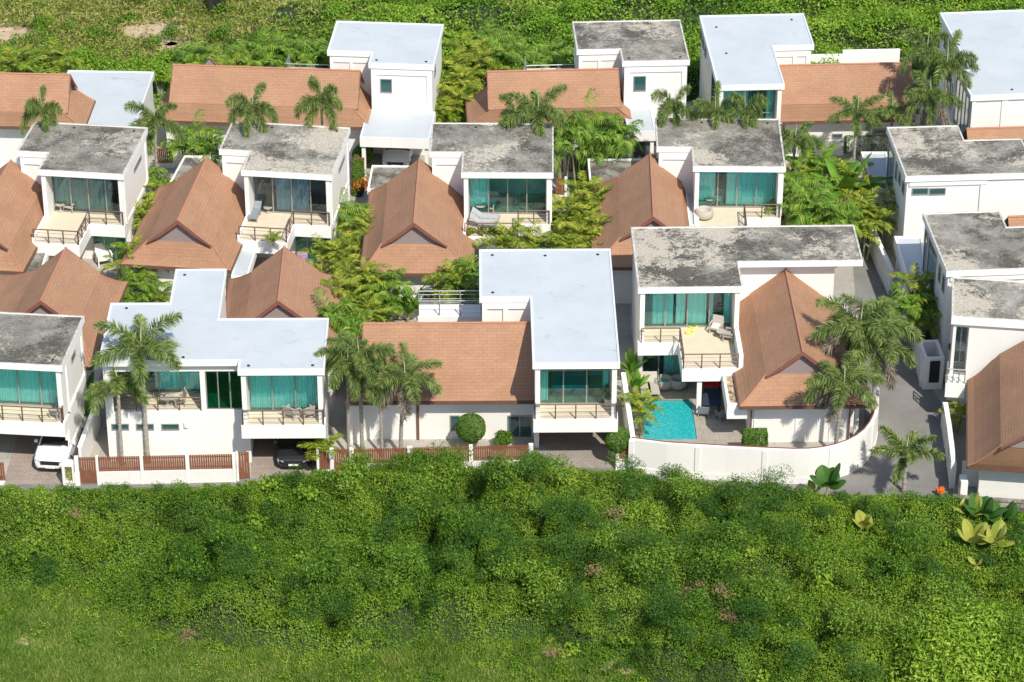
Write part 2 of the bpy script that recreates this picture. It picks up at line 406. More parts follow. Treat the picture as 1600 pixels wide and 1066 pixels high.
def glazing(root, T, a0, a1, z0, z1, n=3, key='glass', curtains=((0, 1),), mat='curtain', transom=None, label=None):
    """floor to ceiling sliding doors in a real opening, with curtains behind"""
    m = MB(); t = .07
    bxT(m, T, a0, a1, z0, z0+t, -.04, .04); bxT(m, T, a0, a1, z1-t, z1, -.04, .04)
    for i in range(n+1):
        a = a0 + (a1-a0-t)*i/n; bxT(m, T, a, a+t, z0+t, z1-t, -.035, .035)
    if transom: bxT(m, T, a0+t, a1-t, transom, transom+.05, -.03, .03)
    f = m.build("window", M['frame'], root, label=label)
    p = MB(); p.poly([T(a0+.03, z0+.03, 0), T(a1-.03, z0+.03, 0), T(a1-.03, z1-.03, 0), T(a0+.03, z1-.03, 0)])
    p.build("pane", M[key], f)
    for c in curtains:
        mm = c[2] if len(c) > 2 else mat
        curtain_mesh(T, a0 + .06 + (a1-a0-.12)*c[0], a0 + .06 + (a1-a0-.12)*c[1], z0+.05, z1-.02, -.28).build("curtain", M[mm], f)
    return f
def railing(root, pts, z, h=.95, mat='rail', wires=3, gap=1.15, name="railing"):
    m = MB()
    for (x0, y0), (x1, y1) in zip(pts[:-1], pts[1:]):
        L = math.hypot(x1-x0, y1-y0); n = max(1, round(L/gap))
        for i in range(n+1):
            x = x0+(x1-x0)*i/n; y = y0+(y1-y0)*i/n; m.box(x-.035, x+.035, y-.035, y+.035, z, z+h)
        m.tube([(x0, y0, z+h+.02), (x1, y1, z+h+.02)], .04, 6)
        for k in range(wires):
            zz = z + h*(k+.6)/(wires+.4); m.tube([(x0, y0, zz), (x1, y1, zz)], .014, 4)
    return m.build(name, M[mat], root)

def tiled_roof(root, axis, ridge_c, r0, r1, e_side0, e_side1, e0, e1, zr, ze, g=2.05, dz=1.65, both=(True, True), label=None):
    """shingle roof: steep gablet above a flatter hipped skirt. axis 'v': ridge runs away from the road.
    p across the ridge, q along it."""
    P = (lambda p, q, z: (p, q, z)) if axis == 'v' else (lambda p, q, z: (q, p, z))
    zg = zr - dz; m = MB(); c = ridge_c
    oh = .28                                  # gablet roof runs out past its board
    a, b = (r0 if both[0] else e0), (r1 if both[1] else e1)
    # ring sections: upper rect, bent middle ring, eaves
    up = [(c-g, a+oh if both[0] else a), (c+g, a+oh if both[0] else a), (c+g, b-oh if both[1] else b), (c-g, b-oh if both[1] else b)]
    ev = [(e_side0, e0), (e_side1, e0), (e_side1, e1), (e_side0, e1)]
    N = 5; rings = []
    for k in range(N+1):
        t = k/N; zz = zg + (ze-zg)*(1-(1-t)**1.22)
        rings.append([(up[i][0]+(ev[i][0]-up[i][0])*t, up[i][1]+(ev[i][1]-up[i][1])*t, zz) for i in range(4)])
    sides = [0, 1, 2, 3]
    if not both[0]: sides.remove(0)
    if not both[1]: sides.remove(2)
    vs = [P(*p) for r_ in rings for p in r_]; fs = []
    for k in range(N):
        for i in sides:
            j = (i+1) % 4; fs.append((k*4+i, k*4+j, (k+1)*4+j, (k+1)*4+i))
    m.add(vs, fs)
    # steep upper roof, slightly concave
    for s_ in (-1, 1):
        prof = [(0, zr), (s_*g*.5, zr-dz*.51), (s_*(g+.02), zg-.02)]
        for (p0, z0), (p1, z1) in zip(prof[:-1], prof[1:]):
            m.add([P(c+p0, a, z0), P(c+p0, b, z0), P(c+p1, b, z1), P(c+p1, a, z1)], [(0,1,2,3)])
    ro = m.build("tiled_roof", M['tile'], root, label=label)
    # caps on ridge and hips
    cp = MB(); cp.tube([P(c, a, zr+.01), P(c, b, zr+.01)], .07, 6)
    for i, (x, en) in enumerate(((0, both[0]), (1, both[0]), (2, both[1]), (3, both[1]))):
        if en: cp.tube([P(*rings[k][i]) for k in range(N+1)], .055, 5)
    cp.build("ridge_cap", M['ridge'], ro)
    # fascia and gutter round the eaves, soffit under them
    fa = MB()
    for i in sides:
        j = (i+1) % 4; A, B = ev[i], ev[j]
        d = Vector((B[0]-A[0], B[1]-A[1])).normalized(); nrm = Vector((d.y, -d.x))
        q = [(A[0]-nrm.x*.02, A[1]-nrm.y*.02), (B[0]-nrm.x*.02, B[1]-nrm.y*.02), (B[0]+nrm.x*.07, B[1]+nrm.y*.07), (A[0]+nrm.x*.07, A[1]+nrm.y*.07)]
        vs = [P(x, y, ze-.20) for x, y in q] + [P(x, y, ze-.03) for x, y in q]
        fa.add(vs, [(0,1,2,3),(4,5,6,7),(0,1,5,4),(1,2,6,5),(2,3,7,6),(3,0,4,7)])
    fa.build("gutter", M['brown'], ro)
    so_ = MB(); so_.poly([P(x, y, ze-.12) for x, y in ev]); so_.build("soffit", M['trim'], ro)
    for en, q, sg in ((both[0], r0, 1), (both[1], r1, -1)):
        if not en: continue
        gp = MB(); qq = q + sg*oh
        gp.add([P(c-g, qq, zg-.1), P(c+g, qq, zg-.1), P(c+g*.5, qq, zr-dz*.52), P(c, qq, zr-.02), P(c-g*.5, qq, zr-dz*.52)], [(0,1,2,3,4)])
        gp.build("gable_panel", M['gable'], ro)
        bb = MB(); w_ = .24
        for s_ in (-1, 1):
            prof = [(0, zr-.02), (s_*g*.5, zr-dz*.51-.02), (s_*(g+.02), zg-.05)]
            for (p0, z0), (p1, z1) in zip(prof[:-1], prof[1:]):
                for dq0, dq1 in ((-.035*sg, .03*sg),):
                    vs = []
                    for dq in (dq0, dq1):
                        vs += [P(c+p0, q+dq, z0+.02), P(c+p1, q+dq, z1+.02), P(c+p1, q+dq, max(z1-w_, zg-.12)), P(c+p0, q+dq, z0-w_)]
                    bb.add(vs, [(0,1,2,3),(4,5,6,7),(0,1,5,4),(1,2,6,5),(2,3,7,6),(3,0,4,7)])
        bb.build("barge_board", M['barge'], ro)
    return ro
def tiled_from_px(root, fr, axis, rear, front, eaves, zr=6.1, ze=3.05, g=2.05, dz=1.65, both=(True, True), walls=True, rear_run=1.4, label=None):
    """rear/front: pixels of the ridge ends (right/left ends for axis 'u'); eaves: (left px, right px, front px-y at left end)"""
    R1 = fr.L(*rear, zr); R0 = fr.L(*front, zr)
    if axis == 'v':
        c = (R1[0]+R0[0])/2; q0, q1 = R0[1], R1[1]
        el = fr.L(*eaves[0], ze); er = fr.L(*eaves[1], ze)
        s0, s1, e0, e1 = el[0], er[0], (el[1]+er[1])/2, q1 + rear_run
        if not both[1]: e1 = q1
        rect = (s0, s1, e0, e1)
    else:
        c = (R1[1]+R0[1])/2; q0, q1 = R0[0], R1[0]
        el = fr.L(*eaves[0], ze); er = fr.L(*eaves[1], ze)
        e0, e1 = el[0], er[0]; s0 = (el[1]+er[1])/2; s1 = c + (c - s0)
        rect = (e0, e1, s0, s1)
    ro = tiled_roof(root, axis, c, q0, q1, s0, s1, e0, e1, zr, ze, g, dz, both, label)
    if walls:
        x0, x1, y0, y1 = rect
        m = MB(); m.box(x0+.55, x1-.55, y0+.75, y1-.55, 0, ze-.13); m.build("wing_wall", M['wall'], root)
    return rect

def Lpoly(u0, u1, u2, v1, v2, sd):
    if sd == 'L': return [(u1,0),(u2,0),(u2,v2),(u0,v2),(u0,v1),(u1,v1)]
    return [(u0,0),(u1,0),(u1,v1),(u2,v1),(u2,v2),(u0,v2)]
ZT = 3.3                          # upper floor level
def block(root, sd, u0, u1, u2, v1, v2, key, H=7.0, gv=1.45, glass_z=6.35, panes=3, gkey='glass', curtains=((0, 1),), cmat='curtain',
          room=3.0, front='glass', lower='solid', lower_v=1.1, terr=None, terr_v=-3.0, slab=.85, narrow_v=-.05, drains=(), carport_depth=6, transom=None, post_v=1.0):
    roof_slab(root, Lpoly(u0, u1, u2, v1, v2, sd), H, key, drains=drains)
    zt = H-.40; i = .16
    a, b = (u1+i, u2-i) if sd == 'L' else (u0+i, u1-i)      # front part, inner faces of the overhang
    wa, wb = (u0+i, u1+i) if sd == 'L' else (u1-i, u2-i)    # wing beside it
    vr = v2-i; vw = v1+i; w = MB(); T = .28
    if front == 'glass':
        s = gv + room
        if s > vw + .05:
            x0, x1 = (wa, b) if sd == 'L' else (a, wb)
            w.box(x0, x1, s, vr, 0, zt); w.box(wa, wb, vw, s, 0, zt)
        else:
            w.box(a, b, s, vr, 0, zt); w.box(wa, wb, vw, vr, 0, zt)
        # side fins run out under the roof edge, with a dropped beam over the glass
        w.box(a, a+T, .12, s, ZT, zt); w.box(b-T, b, .12, s, ZT, zt)
        w.box(a+T, b-T, gv-.12, gv+.12, glass_z, zt)
        ceil = MB(); ceil.box(a+T, b-T, gv+.12, s, glass_z+.02, glass_z+.06); ceil.build("ceiling", M['inside'], root)
        bk = MB(); bk.box(a+T, b-T, s-.05, s-.003, ZT, glass_z); bk.build("inner_wall", M['inside'], root)
        glazing(root, facing(gv), a+T, b-T, ZT+.03, glass_z, panes, gkey, curtains, cmat, transom)
    else:
        w.box(a, b, i, vr, 0, zt)
        x0, x1 = (wa, a) if sd == 'L' else (b, wb)
        w.box(x0, x1, vw, vr, 0, zt)
    # first floor slab / balcony
    if front == 'glass':
        s_end = gv + room
        sl_ = MB(); m0 = ZT-slab
        if terr:
            t0, t1 = terr         # wide terrace between these u, the rest is a narrow balcony
            other = (t1, b) if t0 <= a+.01 else (a, t0)
            sl_.prism([(t0, terr_v), (t1, terr_v), (t1, lower_v), (t0, lower_v)], m0, ZT)
            sl_.prism([(other[0]+.003, narrow_v), (other[1], narrow_v), (other[1], lower_v), (other[0]+.003, lower_v)], m0+.002, ZT-.002)
            tt = MB(); tt.poly([(t0+.12, terr_v+.12, ZT+.006), (t1-.12, terr_v+.12, ZT+.006), (t1-.12, gv-.05, ZT+.006), (t0+.12, gv-.05, ZT+.006)])
            tt.poly([(other[0]-.12 if t0 <= a+.01 else other[0]+.12, narrow_v+.12, ZT+.010), (other[1]-.12 if t0 <= a+.01 else other[1]+.12, narrow_v+.12, ZT+.010),
                     (other[1]-.12 if t0 <= a+.01 else other[1]+.12, gv-.05, ZT+.010), (other[0]-.12 if t0 <= a+.01 else other[0]+.12, gv-.05, ZT+.010)])
            fl = MB(); fl.box(a+T, b-T, lower_v, s_end, ZT-.3, ZT)
        else:
            sl_.box(a-.1, b+.1, narrow_v, lower_v, m0, ZT)
            tt = MB(); tt.poly([(a+T+.02, narrow_v+.12, ZT+.006), (b-T-.02, narrow_v+.12, ZT+.006), (b-T-.02, gv-.05, ZT+.006), (a+T+.02, gv-.05, ZT+.006)])
            fl = MB(); fl.box(a+T, b-T, lower_v, s_end, ZT-.3, ZT)
        sl_.build("balcony", M['trim'], root); tt.build("terrace_floor", M['terrace'], root)
        fl.build("room_floor", M['terrace'], root)
        if lower == 'solid':
            w.box(a, b, lower_v, s_end, 0, ZT-.301)
        elif lower == 'carport':
            w.box(a, a+T, post_v, carport_depth, 0, ZT-.301); w.box(b-T, b, post_v, carport_depth, 0, ZT-.301)
            w.box(a+T, b-T, carport_depth-.2, carport_depth, 0, ZT-.301)
        w.box(a+.001, a+T-.001, gv, s_end, ZT-.3, ZT) ; w.box(b-T+.001, b-.001, gv, s_end, ZT-.3, ZT)
    w.build("wall", M['wall'], root)
    return a, b
def drop(root, fr, px, py, z=0): return fr.L(px, py, z)
# ------------------------------------------------------------------ ground, roads, yards
def sheet(name, px, z, mat, **kw):
    m = MB(); m.poly([tuple(G(x, y, z)) for x, y in px]); o = m.build(name, mat); o["kind"] = "structure"; return o
def ground_mat():
    k = NT("earth_and_grass"); v = k.n("TexCoord").outputs["Object"]
    c = k.ramp(k.noise(v, .12, 8, .7), [(.3, (.06, .11, .02)), (.55, (.11, .17, .03)), (.75, (.17, .18, .045))])
    c = k.mix(k.ramp(k.noise(v, .8, 6, .7), [(.60, 0), (.72, .6)]), c, (.055, .10, .02))
    c = k.mix(k.ramp(k.noise(v, .17, 7, .75), [(.68, 0), (.72, .7)]), c, (.38, .29, .18))
    c = k.mix(.5, c, k.ramp(k.noise(v, 14, 4, .8), [(.3, .55), (.7, 1.4)]), 'MULTIPLY')
    k.l(c, k.b.inputs["Base Color"]); k.b.inputs["Roughness"].default_value = 1; k.b.inputs["Specular IOR Level"].default_value = .1
    k.bump(k.noise(v, 6, 6, .8), .8, .12); return k.m
M['ground'] = ground_mat()
m = MB(); m.poly([(-700, -200, 0), (700, -200, 0), (700, 1400, 0), (-700, 1400, 0)]); g_ = m.build("ground", M['ground']); g_["kind"] = "structure"
sheet("estate_yard", [(-260, 757), (118, 757), (985, 733), (1240, 757), (1330, 742), (1368, 700), (1480, 772), (1760, 806), (1720, 120), (-190, 150)], .004, M['yard'])
sheet("road", [(-200, 748), (118, 758), (370, 748), (985, 729), (1060, 742), (1240, 752), (1318, 742), (1352, 700), (1350, 640), (1340, 520), (1332, 400), (1322, 300),
               (1362, 300), (1385, 390), (1408, 470), (1436, 520), (1452, 600), (1478, 640), (1488, 720), (1490, 800), (1200, 790), (-200, 790)], .010, M['asphalt'])
sheet("garden_lane", [(150, 160), (620, 165), (620, 300), (560, 330), (150, 300)], .009, M['yard'])
# manhole cover in the lane
m = MB(); p = G(1434, 676, .014); m.box(p.x-.45, p.x+.45, p.y-.5, p.y+.5, .012, .03); tag(m.build("manhole_cover", M['asphalt']), "square grey drain cover set into the lane near the small palm", "drain cover")

# ================================================================== HOUSES
def house(label, fr, loc_label=None):
    return thing("villa", label, "villa", (fr.x, fr.y, 0), -fr.a)

def h_block_dims(fr, FL, FR, notch, rear_y, H=7.0):
    u1 = fr.L(*FL, H)[0]; u2 = fr.L(*FR, H)[0]; n_ = fr.L(*notch, H); v2 = fr.L((FL[0]+FR[0])/2, rear_y, H)[1]
    return u1, u2, n_[0], n_[1], v2

# ---- middle row, four sister villas
def middle_villa(label, yaw, FL, FR, notch, rear, key, terr_edge, gkey, curtains, tile, panes=4, rail_wires=3, cmat='curtain', planter=None, H=7.0):
    fr = Frame(*FR, H, yaw); root = house(label, fr)
    u1, u2 = fr.L(*FL, H)[0], 0.0; u0, v1 = fr.L(*notch, H); v2 = fr.L(*rear, H)[1]
    te = fr.L(*terr_edge, ZT)                       # front corner where the wide terrace ends
    a, b = block(root, 'L', u0, u1, u2, v1, v2, key, H=H, gkey=gkey, curtains=curtains, cmat=cmat, panes=panes, room=max(3.0, v1-1.2),
                 terr=(u1+.16, te[0]), terr_v=te[1], lower='solid', lower_v=1.3, drains=[(u1+.8, v2-.6), (u2-.8, v2-.6)])
    railing(root, [(a+.1, te[1]+.07), (te[0]-.07, te[1]+.07), (te[0]-.07, .02), (b-.1, .02)], ZT, wires=rail_wires)
    # low parapet on the tiled-roof side of the terrace
    pw = MB(); pw.prism([(a-.02, te[1]-.003), (a+.16, te[1]-.003), (a+.16, .11), (a-.02, .11)], 2.3, ZT+.35); pw.build("parapet", M['trim'], root)
    # ground floor glazing under the narrow balcony, column and recess
    glazing(root, facing(1.22), te[0]-.4, b-.3, .1, 2.42, 3, gkey='glass' if False else 'glass_green', curtains=((.05, .4),)) if False else None
    lw = MB(); T_ = facing(1.27)
    small = glazing(root, T_, te[0]-.3, b-.3, .05, 2.40, 3, 'glass_green', curtains=())
    col = MB(); col.box(te[0]-.42, te[0]-.14, te[1]+.1, te[1]+.38, 0, 2.46); col.box(a+.05, a+.3, te[1]+.1, 1.3, 0, 2.46); col.build("column", M['trim'], root)
    if tile:
        rect = tiled_from_px(root, fr, 'v', *tile[:2], tile[2:], )
    # recessed frame on the right wall with a slot window
    rw = MB(); x = u2-.16
    rw.box(x, x+.07, .3, .6, ZT, H-.42); rw.box(x, x+.07, v2-.6, v2-.3, 0, H-.42); rw.box(x, x+.07, .6, v2-.6, ZT-.2, ZT+.05); rw.box(x, x+.07, .6, v2-.6, H-.75, H-.42)
    rw.build("wall_band", M['trim'], root)
    small_window(root, side(u2-.16), v2*.45, v2*.75, 5.5, 5.85, 1)
    # moulding band under the eaves of the stair wing
    mb = MB(); mb.box(u0+.16, u1+.15, v1+.06, v1+.158, H-.95, H-.42); mb.box(u0+.16, u0+.40, v1+.06, v1+.158, ZT-.3, H-.95); mb.build("moulding", M['trim'], root)
    return fr, root, dict(u0=u0, u1=u1, u2=u2, v1=v1, v2=v2, a=a, b=b, te=te)

H1 = middle_villa("white villa with mottled grey roof and green curtains, leftmost complete one of the middle row",
     7.0, (57, 268), (193, 273), (26, 236), (140, 194), 'roof_grey', (124, 384), 'glass_pale', ((0, .82), ), ((8, 250), (-32, 350), (-105, 418), (36, 424)), panes=4, rail_wires=3)
H2 = middle_villa("white villa with grey-blue glass and one dark grey lounger on its cream terrace",
     7.0, (375, 268.7), (518.6, 274), (342, 233.5), (455, 194), 'roof_patchy', (449, 380), 'glass_smoke', ((.28, .72),), ((326, 246), (275, 344.5), (188, 415), (361, 420)), panes=4)
H3 = middle_villa("white grey-roofed villa with teal glass and two pale sun loungers on its terrace",
     0.7, (720.5, 270), (865, 270.6), (671, 237.6), (770, 192), 'roof_grey', (811, 371), 'glass', ((0, .26),), ((656.5, 248), (645, 348), (563, 427), (739, 428)), panes=4)
H4 = middle_villa("white villa with even grey roof and two cream armchairs, behind the swimming pool villa",
     0.9, (1083, 261), (1228, 261), (1026, 229.6), (1120, 185), 'roof_grey', (1168, 378), 'glass', ((0, .22), (.36, 1)), ((1014.5, 239), (1022.6, 338.6), (925, 418), (1086, 418)), panes=4)

def gutter_strip(root, fr, pts, z, name, mat, th=.3, up=.25):
    """narrow flat roof with raised edges beside a tiled roof"""
    poly = [fr.L(x, y, z) for x, y in pts]
    ar = sum(poly[i-1][0]*poly[i][1]-poly[i][0]*poly[i-1][1] for i in range(len(poly)))
    if ar < 0: poly = poly[::-1]
    m = MB(); m.prism(poly, z-th, z-.12); inn = inset(poly, .12)
    n = len(poly)
    for i in range(n):
        j = (i+1) % n
        m.poly([(*poly[i], z), (*poly[j], z), (*inn[j], z), (*inn[i], z)])
        m.poly([(*poly[i], z-.12), (*poly[j], z-.12), (*poly[j], z), (*poly[i], z)])
        m.poly([(*inn[i], z-.12), (*inn[j], z-.12), (*inn[j], z), (*inn[i], z)])
    o = m.build(name, M['trim'], root)
    s = MB(); s.poly([(*p, z-.10) for p in inn]); s.build("roof_surface", mat, o)
    return poly
fr, rt, d = H1
gutter_strip(rt, fr, [(52, 384), (78, 384), (62, 432), (26, 432)], 2.7, "gravel_canopy", M['roof_patchy'], .5)
fr, rt, d = H2
gutter_strip(rt, fr, [(372, 380), (402, 383), (387, 432), (361, 432)], 2.7, "side_canopy", M['roof_blue'], .6)
gutter_strip(rt, fr, [(288, 243), (330, 243), (318, 290), (262, 290)], 3.0, "low_roof", M['roof_patchy'], .3)
fr, rt, d = H3
gutter_strip(rt, fr, [(581, 258), (657, 259), (657, 297), (574, 296)], 3.2, "low_roof", M['roof_grey'], .5)
m = MB(); q = fr.L(575, 296, 0); 
fr, rt, d = H4
gutter_strip(rt, fr, [(918, 248), (1012, 248), (1012, 290), (922, 290)], 3.2, "low_roof", M['roof_grey'], .5)
gutter_strip(rt, fr, [(1066, 262), (1084, 262), (1093, 352), (1077, 352)], 3.6, "side_gutter_roof", M['roof_blue'], .4)

# ---- front row: villa at far left with the white car
fr = Frame(97, 572, 7, 5.5); A = house("white villa with dark grey roof and teal curtains above the white car's carport", fr)
H = 7.0; v2 = fr.L(120, 493, H)[1]
a, b = block(A, 'L', -9.2, -6.2, 0, 3.2, v2, 'roof_grey', gv=1.5, panes=4, curtains=((0, 1),), room=v2-2.2, lower='carport', lower_v=.7, narrow_v=-.35, carport_depth=v2-.7, drains=[(-.7, .7)])
railing(A, [(a+.05, -.22), (b-.05, -.22), (b-.05, .1)], ZT)
m = MB(); m.box(-.16, -.06, 1.2, v2-.4, 3.2, 3.45); m.box(-.16, -.08, 1.2, 1.45, 3.45, 6.4); m.box(-.16, -.08, v2-.7, v2-.4, 3.45, 6.4); m.box(-.16, -.08, 1.45, v2-.7, 6.15, 6.4); m.build("wall_band", M['trim'], A)
small_window(A, side(-.16), 2.6, 3.6, 5.6, 6.0)
tiled_from_px(A, fr, 'v', (97, 387), (70, 470), ((-70, 560), (141, 577)), zr=6.1, rear_run=1.4, label="terracotta shingle roof rising to a sharp point behind the grey roof")
frA = fr

# ---- front row: villa with the two palms and wide blue roof
fr = Frame(507, 577, 7, -.6); B = house("wide white villa with large pale blue flat roof, two palms and a dark car", fr)
uL = fr.L(154, 561, 7)[0]; uS = fr.L(371, 577, 7)[0]; vS = fr.L(300, 563, 7)[1]
vm = fr.L(440, 497, 7)[1]; vl = fr.L(220, 473, 7)[1]; vt = fr.L(320, 420, 7)[1]; ua = fr.L(265, 473, 7)[0]; ub = fr.L(343, 496, 7)[0]
roof_slab(B, [(uS, 0), (0, 0), (0, vm), (ub, vm), (ub, vt), (ua, vt), (ua, vl), (uL, vl), (uL, vS), (uS, vS)], 7, 'roof_blue', drains=[(-.7, .5), (uS+.6, .5), (uS-3.2, vS+.4), (uL+1, vl-.6), (ua+.6, vt-.7)])
w_ = MB(); i = .16
# carport block with glazed room over it
gv = 1.5; s = 4.2; cl, cr = uS+i, -i; T = .28
w_.box(cl, cl+T, .12, s, ZT, 6.6); w_.box(cr-T, cr, .12, s, ZT, 6.6); w_.box(cl+T, cr-T, gv-.12, gv+.12, 6.3, 6.6)
w_.box(cl, cr, s, vm-i, ZT-.3, 6.6); w_.box(cl+T, cl+T+.001, s, vm-i, 0, .1)
w_.box(cl, cl+T, 1.2, vm-i-.002, 0, ZT-.301); w_.box(cr-T, cr, 1.2, vm-i-.002, 0, ZT-.301); w_.box(cl+T, cr-T, vm-i-.4, vm-i-.002, 0, ZT-.301)
# stair window bay and recessed balcony to the left
wl = uL+i; wv = vS+.35
oz = lambda py: fr.onv(300, py, wv)[1]
o1, o2 = fr.onv(178, 640, wv)[0], fr.onv(315, 640, wv)[0]; g1, g2 = fr.onv(323, 640, wv)[0], cl-.06
zb = 3.35; zo = 6.05
w_.box(wl, g1, wv, wv+.3, 0, zb); w_.box(g1, cl, wv, wv+.3, 0, zb+.1)
w_.box(wl, cl, wv, wv+.3, zo, 6.6); w_.box(wl, o1, wv, wv+.3, zb, zo); w_.box(o2, g1, wv, wv+.3, zb, zo)
bv = wv+2.2                                            # back of the recessed balcony
w_.box(wl, ub-i-.002, bv+2.6, vl-i, 0, 6.6); w_.box(ub-i-.002, cl-.002, bv+2.6, vm-i-.003, 0, 6.6); w_.box(wl, wl+.25, wv+.3, bv+2.6, 0, 6.6); w_.box(o2, o2+.2, wv+.3, bv+2.6, ZT, 6.6)
w_.box(ua+i, ub-i, min(vl, vm)-i+.002, vt-i, 0, 6.6)
w_.build("wall", M['wall'], B)
fl = MB(); fl.box(wl+.25, cl, wv+.3, bv+2.6, ZT-.3, ZT); fl.box(cl+T, cr-T, .8, s, ZT-.3, ZT-.004); fl.build("terrace_floor", M['terrace'], B)
iw = MB(); iw.box(wl+.26, cl-.002, bv+2.5, bv+2.59, ZT, 6.6); iw.box(cl+T+.01, cr-T-.01, s-.06, s-.004, ZT, 6.6); iw.build("inner_wall", M['inside'], B)
glazing(B, facing(bv), wl+.26, o2, ZT+.02, 6.58, 4, 'glass', ((.45, 1),))
glazing(B, facing(wv+.1), g1, g2, zb+.1, zo, 3, 'glass_green', ((.62, .70),))
glazing(B, facing(gv), cl+T, cr-T, ZT+.03, 6.3, 3, 'glass', ((0, 1),))
railing(B, [(o1+.05, wv+.15), (o2-.05, wv+.15)], zb-.05, h=.9)
bl = MB(); bl.box(cl-.1, cr+.1, -.1, .8, ZT-.85, ZT); bl.build("balcony", M['trim'], B)
bt = MB(); bt.poly([(cl+.1, .02, ZT+.006), (cr-.1, .02, ZT+.006), (cr-.3, gv-.05, ZT+.006), (cl+.3, gv-.05, ZT+.006)]); bt.build("terrace_floor", M['terrace'], B)
railing(B, [(cl+.0, .9), (cl+.0, .0), (cr-.0, .0), (cr-.0, .9)], ZT)
for x0, x1 in ((174, 202), (212.5, 241), (252, 280.5)):
    A0, z1 = fr.onv(x0, 662, wv); A1, z0 = fr.onv(x1, 671.5, wv); small_window(B, facing(wv), A0, A1, z0, z1)
m = MB(); x, z = fr.onv(291, 662, wv); m.box(x-.1, x+.1, wv-.16, wv-.002, z-.18, z+.15); m.build("wall_lamp", M['trim'], B)
frB = fr; B_dims = (cl, cr, wv, wl, vm)
# tiled roof behind it
tiled_from_px(B, fr, 'v', (438, 385.6), (441, 470), ((340, 560), (535, 560)), zr=6.1, label="pointed terracotta shingle roof behind the pale blue roof")

# ---- front row: villa with the big side-on tiled roof and pale blue L roof
fr = Frame(969, 567, 7, -.7); Cc = house("white villa with pale blue L-shaped roof beside a broad terracotta roof, empty paved carport", fr)
u1 = fr.L(832, 566, 7)[0]; u0 = fr.L(749, 464, 7)[0]; v1 = fr.L(790, 464, 7)[1]; v2 = fr.L(850, 389, 7)[1]
a, b = block(Cc, 'L', u0, u1, 0, v1, v2, 'roof_blue', gv=1.6, room=3.4, panes=3, gkey='glass', curtains=((0, .11), (.9, 1)), lower='carport', lower_v=.7, narrow_v=-.15, post_v=2.1, carport_depth=7.5, transom=5.55, drains=[(u0+.8, v2-.7), (-.8, v2-.7), (-4, v2-.8), (u0+.8, v1+.6)])
railing(Cc, [(a+.0, 1.0), (a+.0, -.05), (b-.0, -.05), (b-.0, 1.0)], ZT)
bd = MB(); bd.box(a+1.0, a+3.2, 2.9, 4.6, ZT, ZT+.5); bd.build("bed", M['teal'], Cc)
mo = MB(); mo.box(u0+.16, u1-.02, v1+.04, v1+.158, 6.149, 6.58)
for uu in (u0+.16, (u0+u1)/2-.1, ): mo.box(uu, uu+.3, v1+.04, v1+.158, 3.0, 6.149)
mo.build("moulding", M['trim'], Cc)
rect = tiled_from_px(Cc, fr, 'u', (829, 505), (567, 505), ((541, 627), (835, 627)), zr=6.3, ze=3.1, g=2.5, dz=1.9, both=(True, False), walls=False, label="broad terracotta shingle roof sloping to the road")
x0, x1, y0, y1 = rect; wv = y0+.8; wl = x0+.8
w_ = MB(); w_.box(wl, u1+.15, wv, y1-.6, 0, 2.97)
p0 = fr.onv(544, 700, wv)[0]; w_.box(p0, wl, wv-.5, y1-2, 0, 2.6)
px0, px1 = fr.onv(661, 700, wv)[0], fr.onv(831, 700, wv)[0]
w_.build("wing_wall", M['wall'], Cc)
m = MB(); m.box(px0-.35, px0-.2, wv-.10, wv-.002, 0, 3.0); m.build("downpipe", M['brown'], Cc)
for (xa, xb, ya, yb, n) in ((625.5, 644, 638, 648, 1), (703, 719, 649, 673, 1), (793, 831, 649, 692, 2)):
    A0, z1 = fr.onv(xa, ya, wv); A1, z0 = fr.onv(xb, yb, wv); small_window(Cc, facing(wv), A0, A1, max(z0, .1), z1, n)
# roof terrace behind the tiled ridge
T0, T1 = fr.L(653, 474, 3.9), fr.L(749, 474, 3.9)
tz = 3.4; tw = MB(); q0 = fr.L(653, 490, tz); q1 = fr.L(752, 490, tz)
tw.box(q0[0], q1[0]+.2, q0[1]-.6, q0[1]+.9, 0, tz+.1); tw.build("roof_terrace", M['trim'], Cc)
railing(Cc, [(q0[0]+.05, q0[1]+.8), (q0[0]+.05, q0[1]-.45), (q1[0], q0[1]-.45)], tz+.1, h=1.0, mat='steel', gap=1.3)
railing(Cc, [(q0[0]+.05, q0[1]+.8), (q1[0], q0[1]+.8)], tz+.1, h=1.0, mat='steel', gap=1.3, name="rear_railing")
frC = fr; C_dims = dict(a=a, b=b, wv=wv, v2=v2)

# ---- front row: villa with the pool
fr = Frame(997, 450, 7, -1.3); D = house("white villa with blotched concrete roof and turquoise pool inside the curved white wall", fr)
u1 = fr.L(1161.6, 450, 7)[0]; v1 = fr.L(1160, 409, 7)[1]; u2 = fr.L(1350, 412, 7)[0]; v2 = fr.L(1150, 353, 7)[1]
te = fr.L(1066, 577, ZT); D_te = te
roof_slab(D, Lpoly(0, u1, u2, v1, v2, 'R'), 7, 'roof_flaky')
w_ = MB(); zt = 6.6; i = .16; T = .28; gv = 1.7; s = gv+2.9; a = i; b = u1-i
w_.box(a, u2-1.6, max(s, v1+.7), v2-i, 0, zt); w_.box(b, u2-1.6, v1+.7, max(s, v1+.7), 0, zt)
w_.box(a, a+T, .12, s, ZT, zt); w_.box(b-T, b, .12, s, ZT, zt); w_.box(a+T, b-T, gv-.12, gv+.12, 6.4, zt)
w_.box(b-T+.002, b-.002, te[1], .12, 2.0, ZT+.9)
w_.box(a, a+T-.002, .9, s, 0, ZT-.002); w_.box(b-T, b-.002, .9, s, 0, ZT-.002); w_.box(a+T, b-T, s-.3, s, 0, ZT-.31)
w_.build("wall", M['wall'], D)
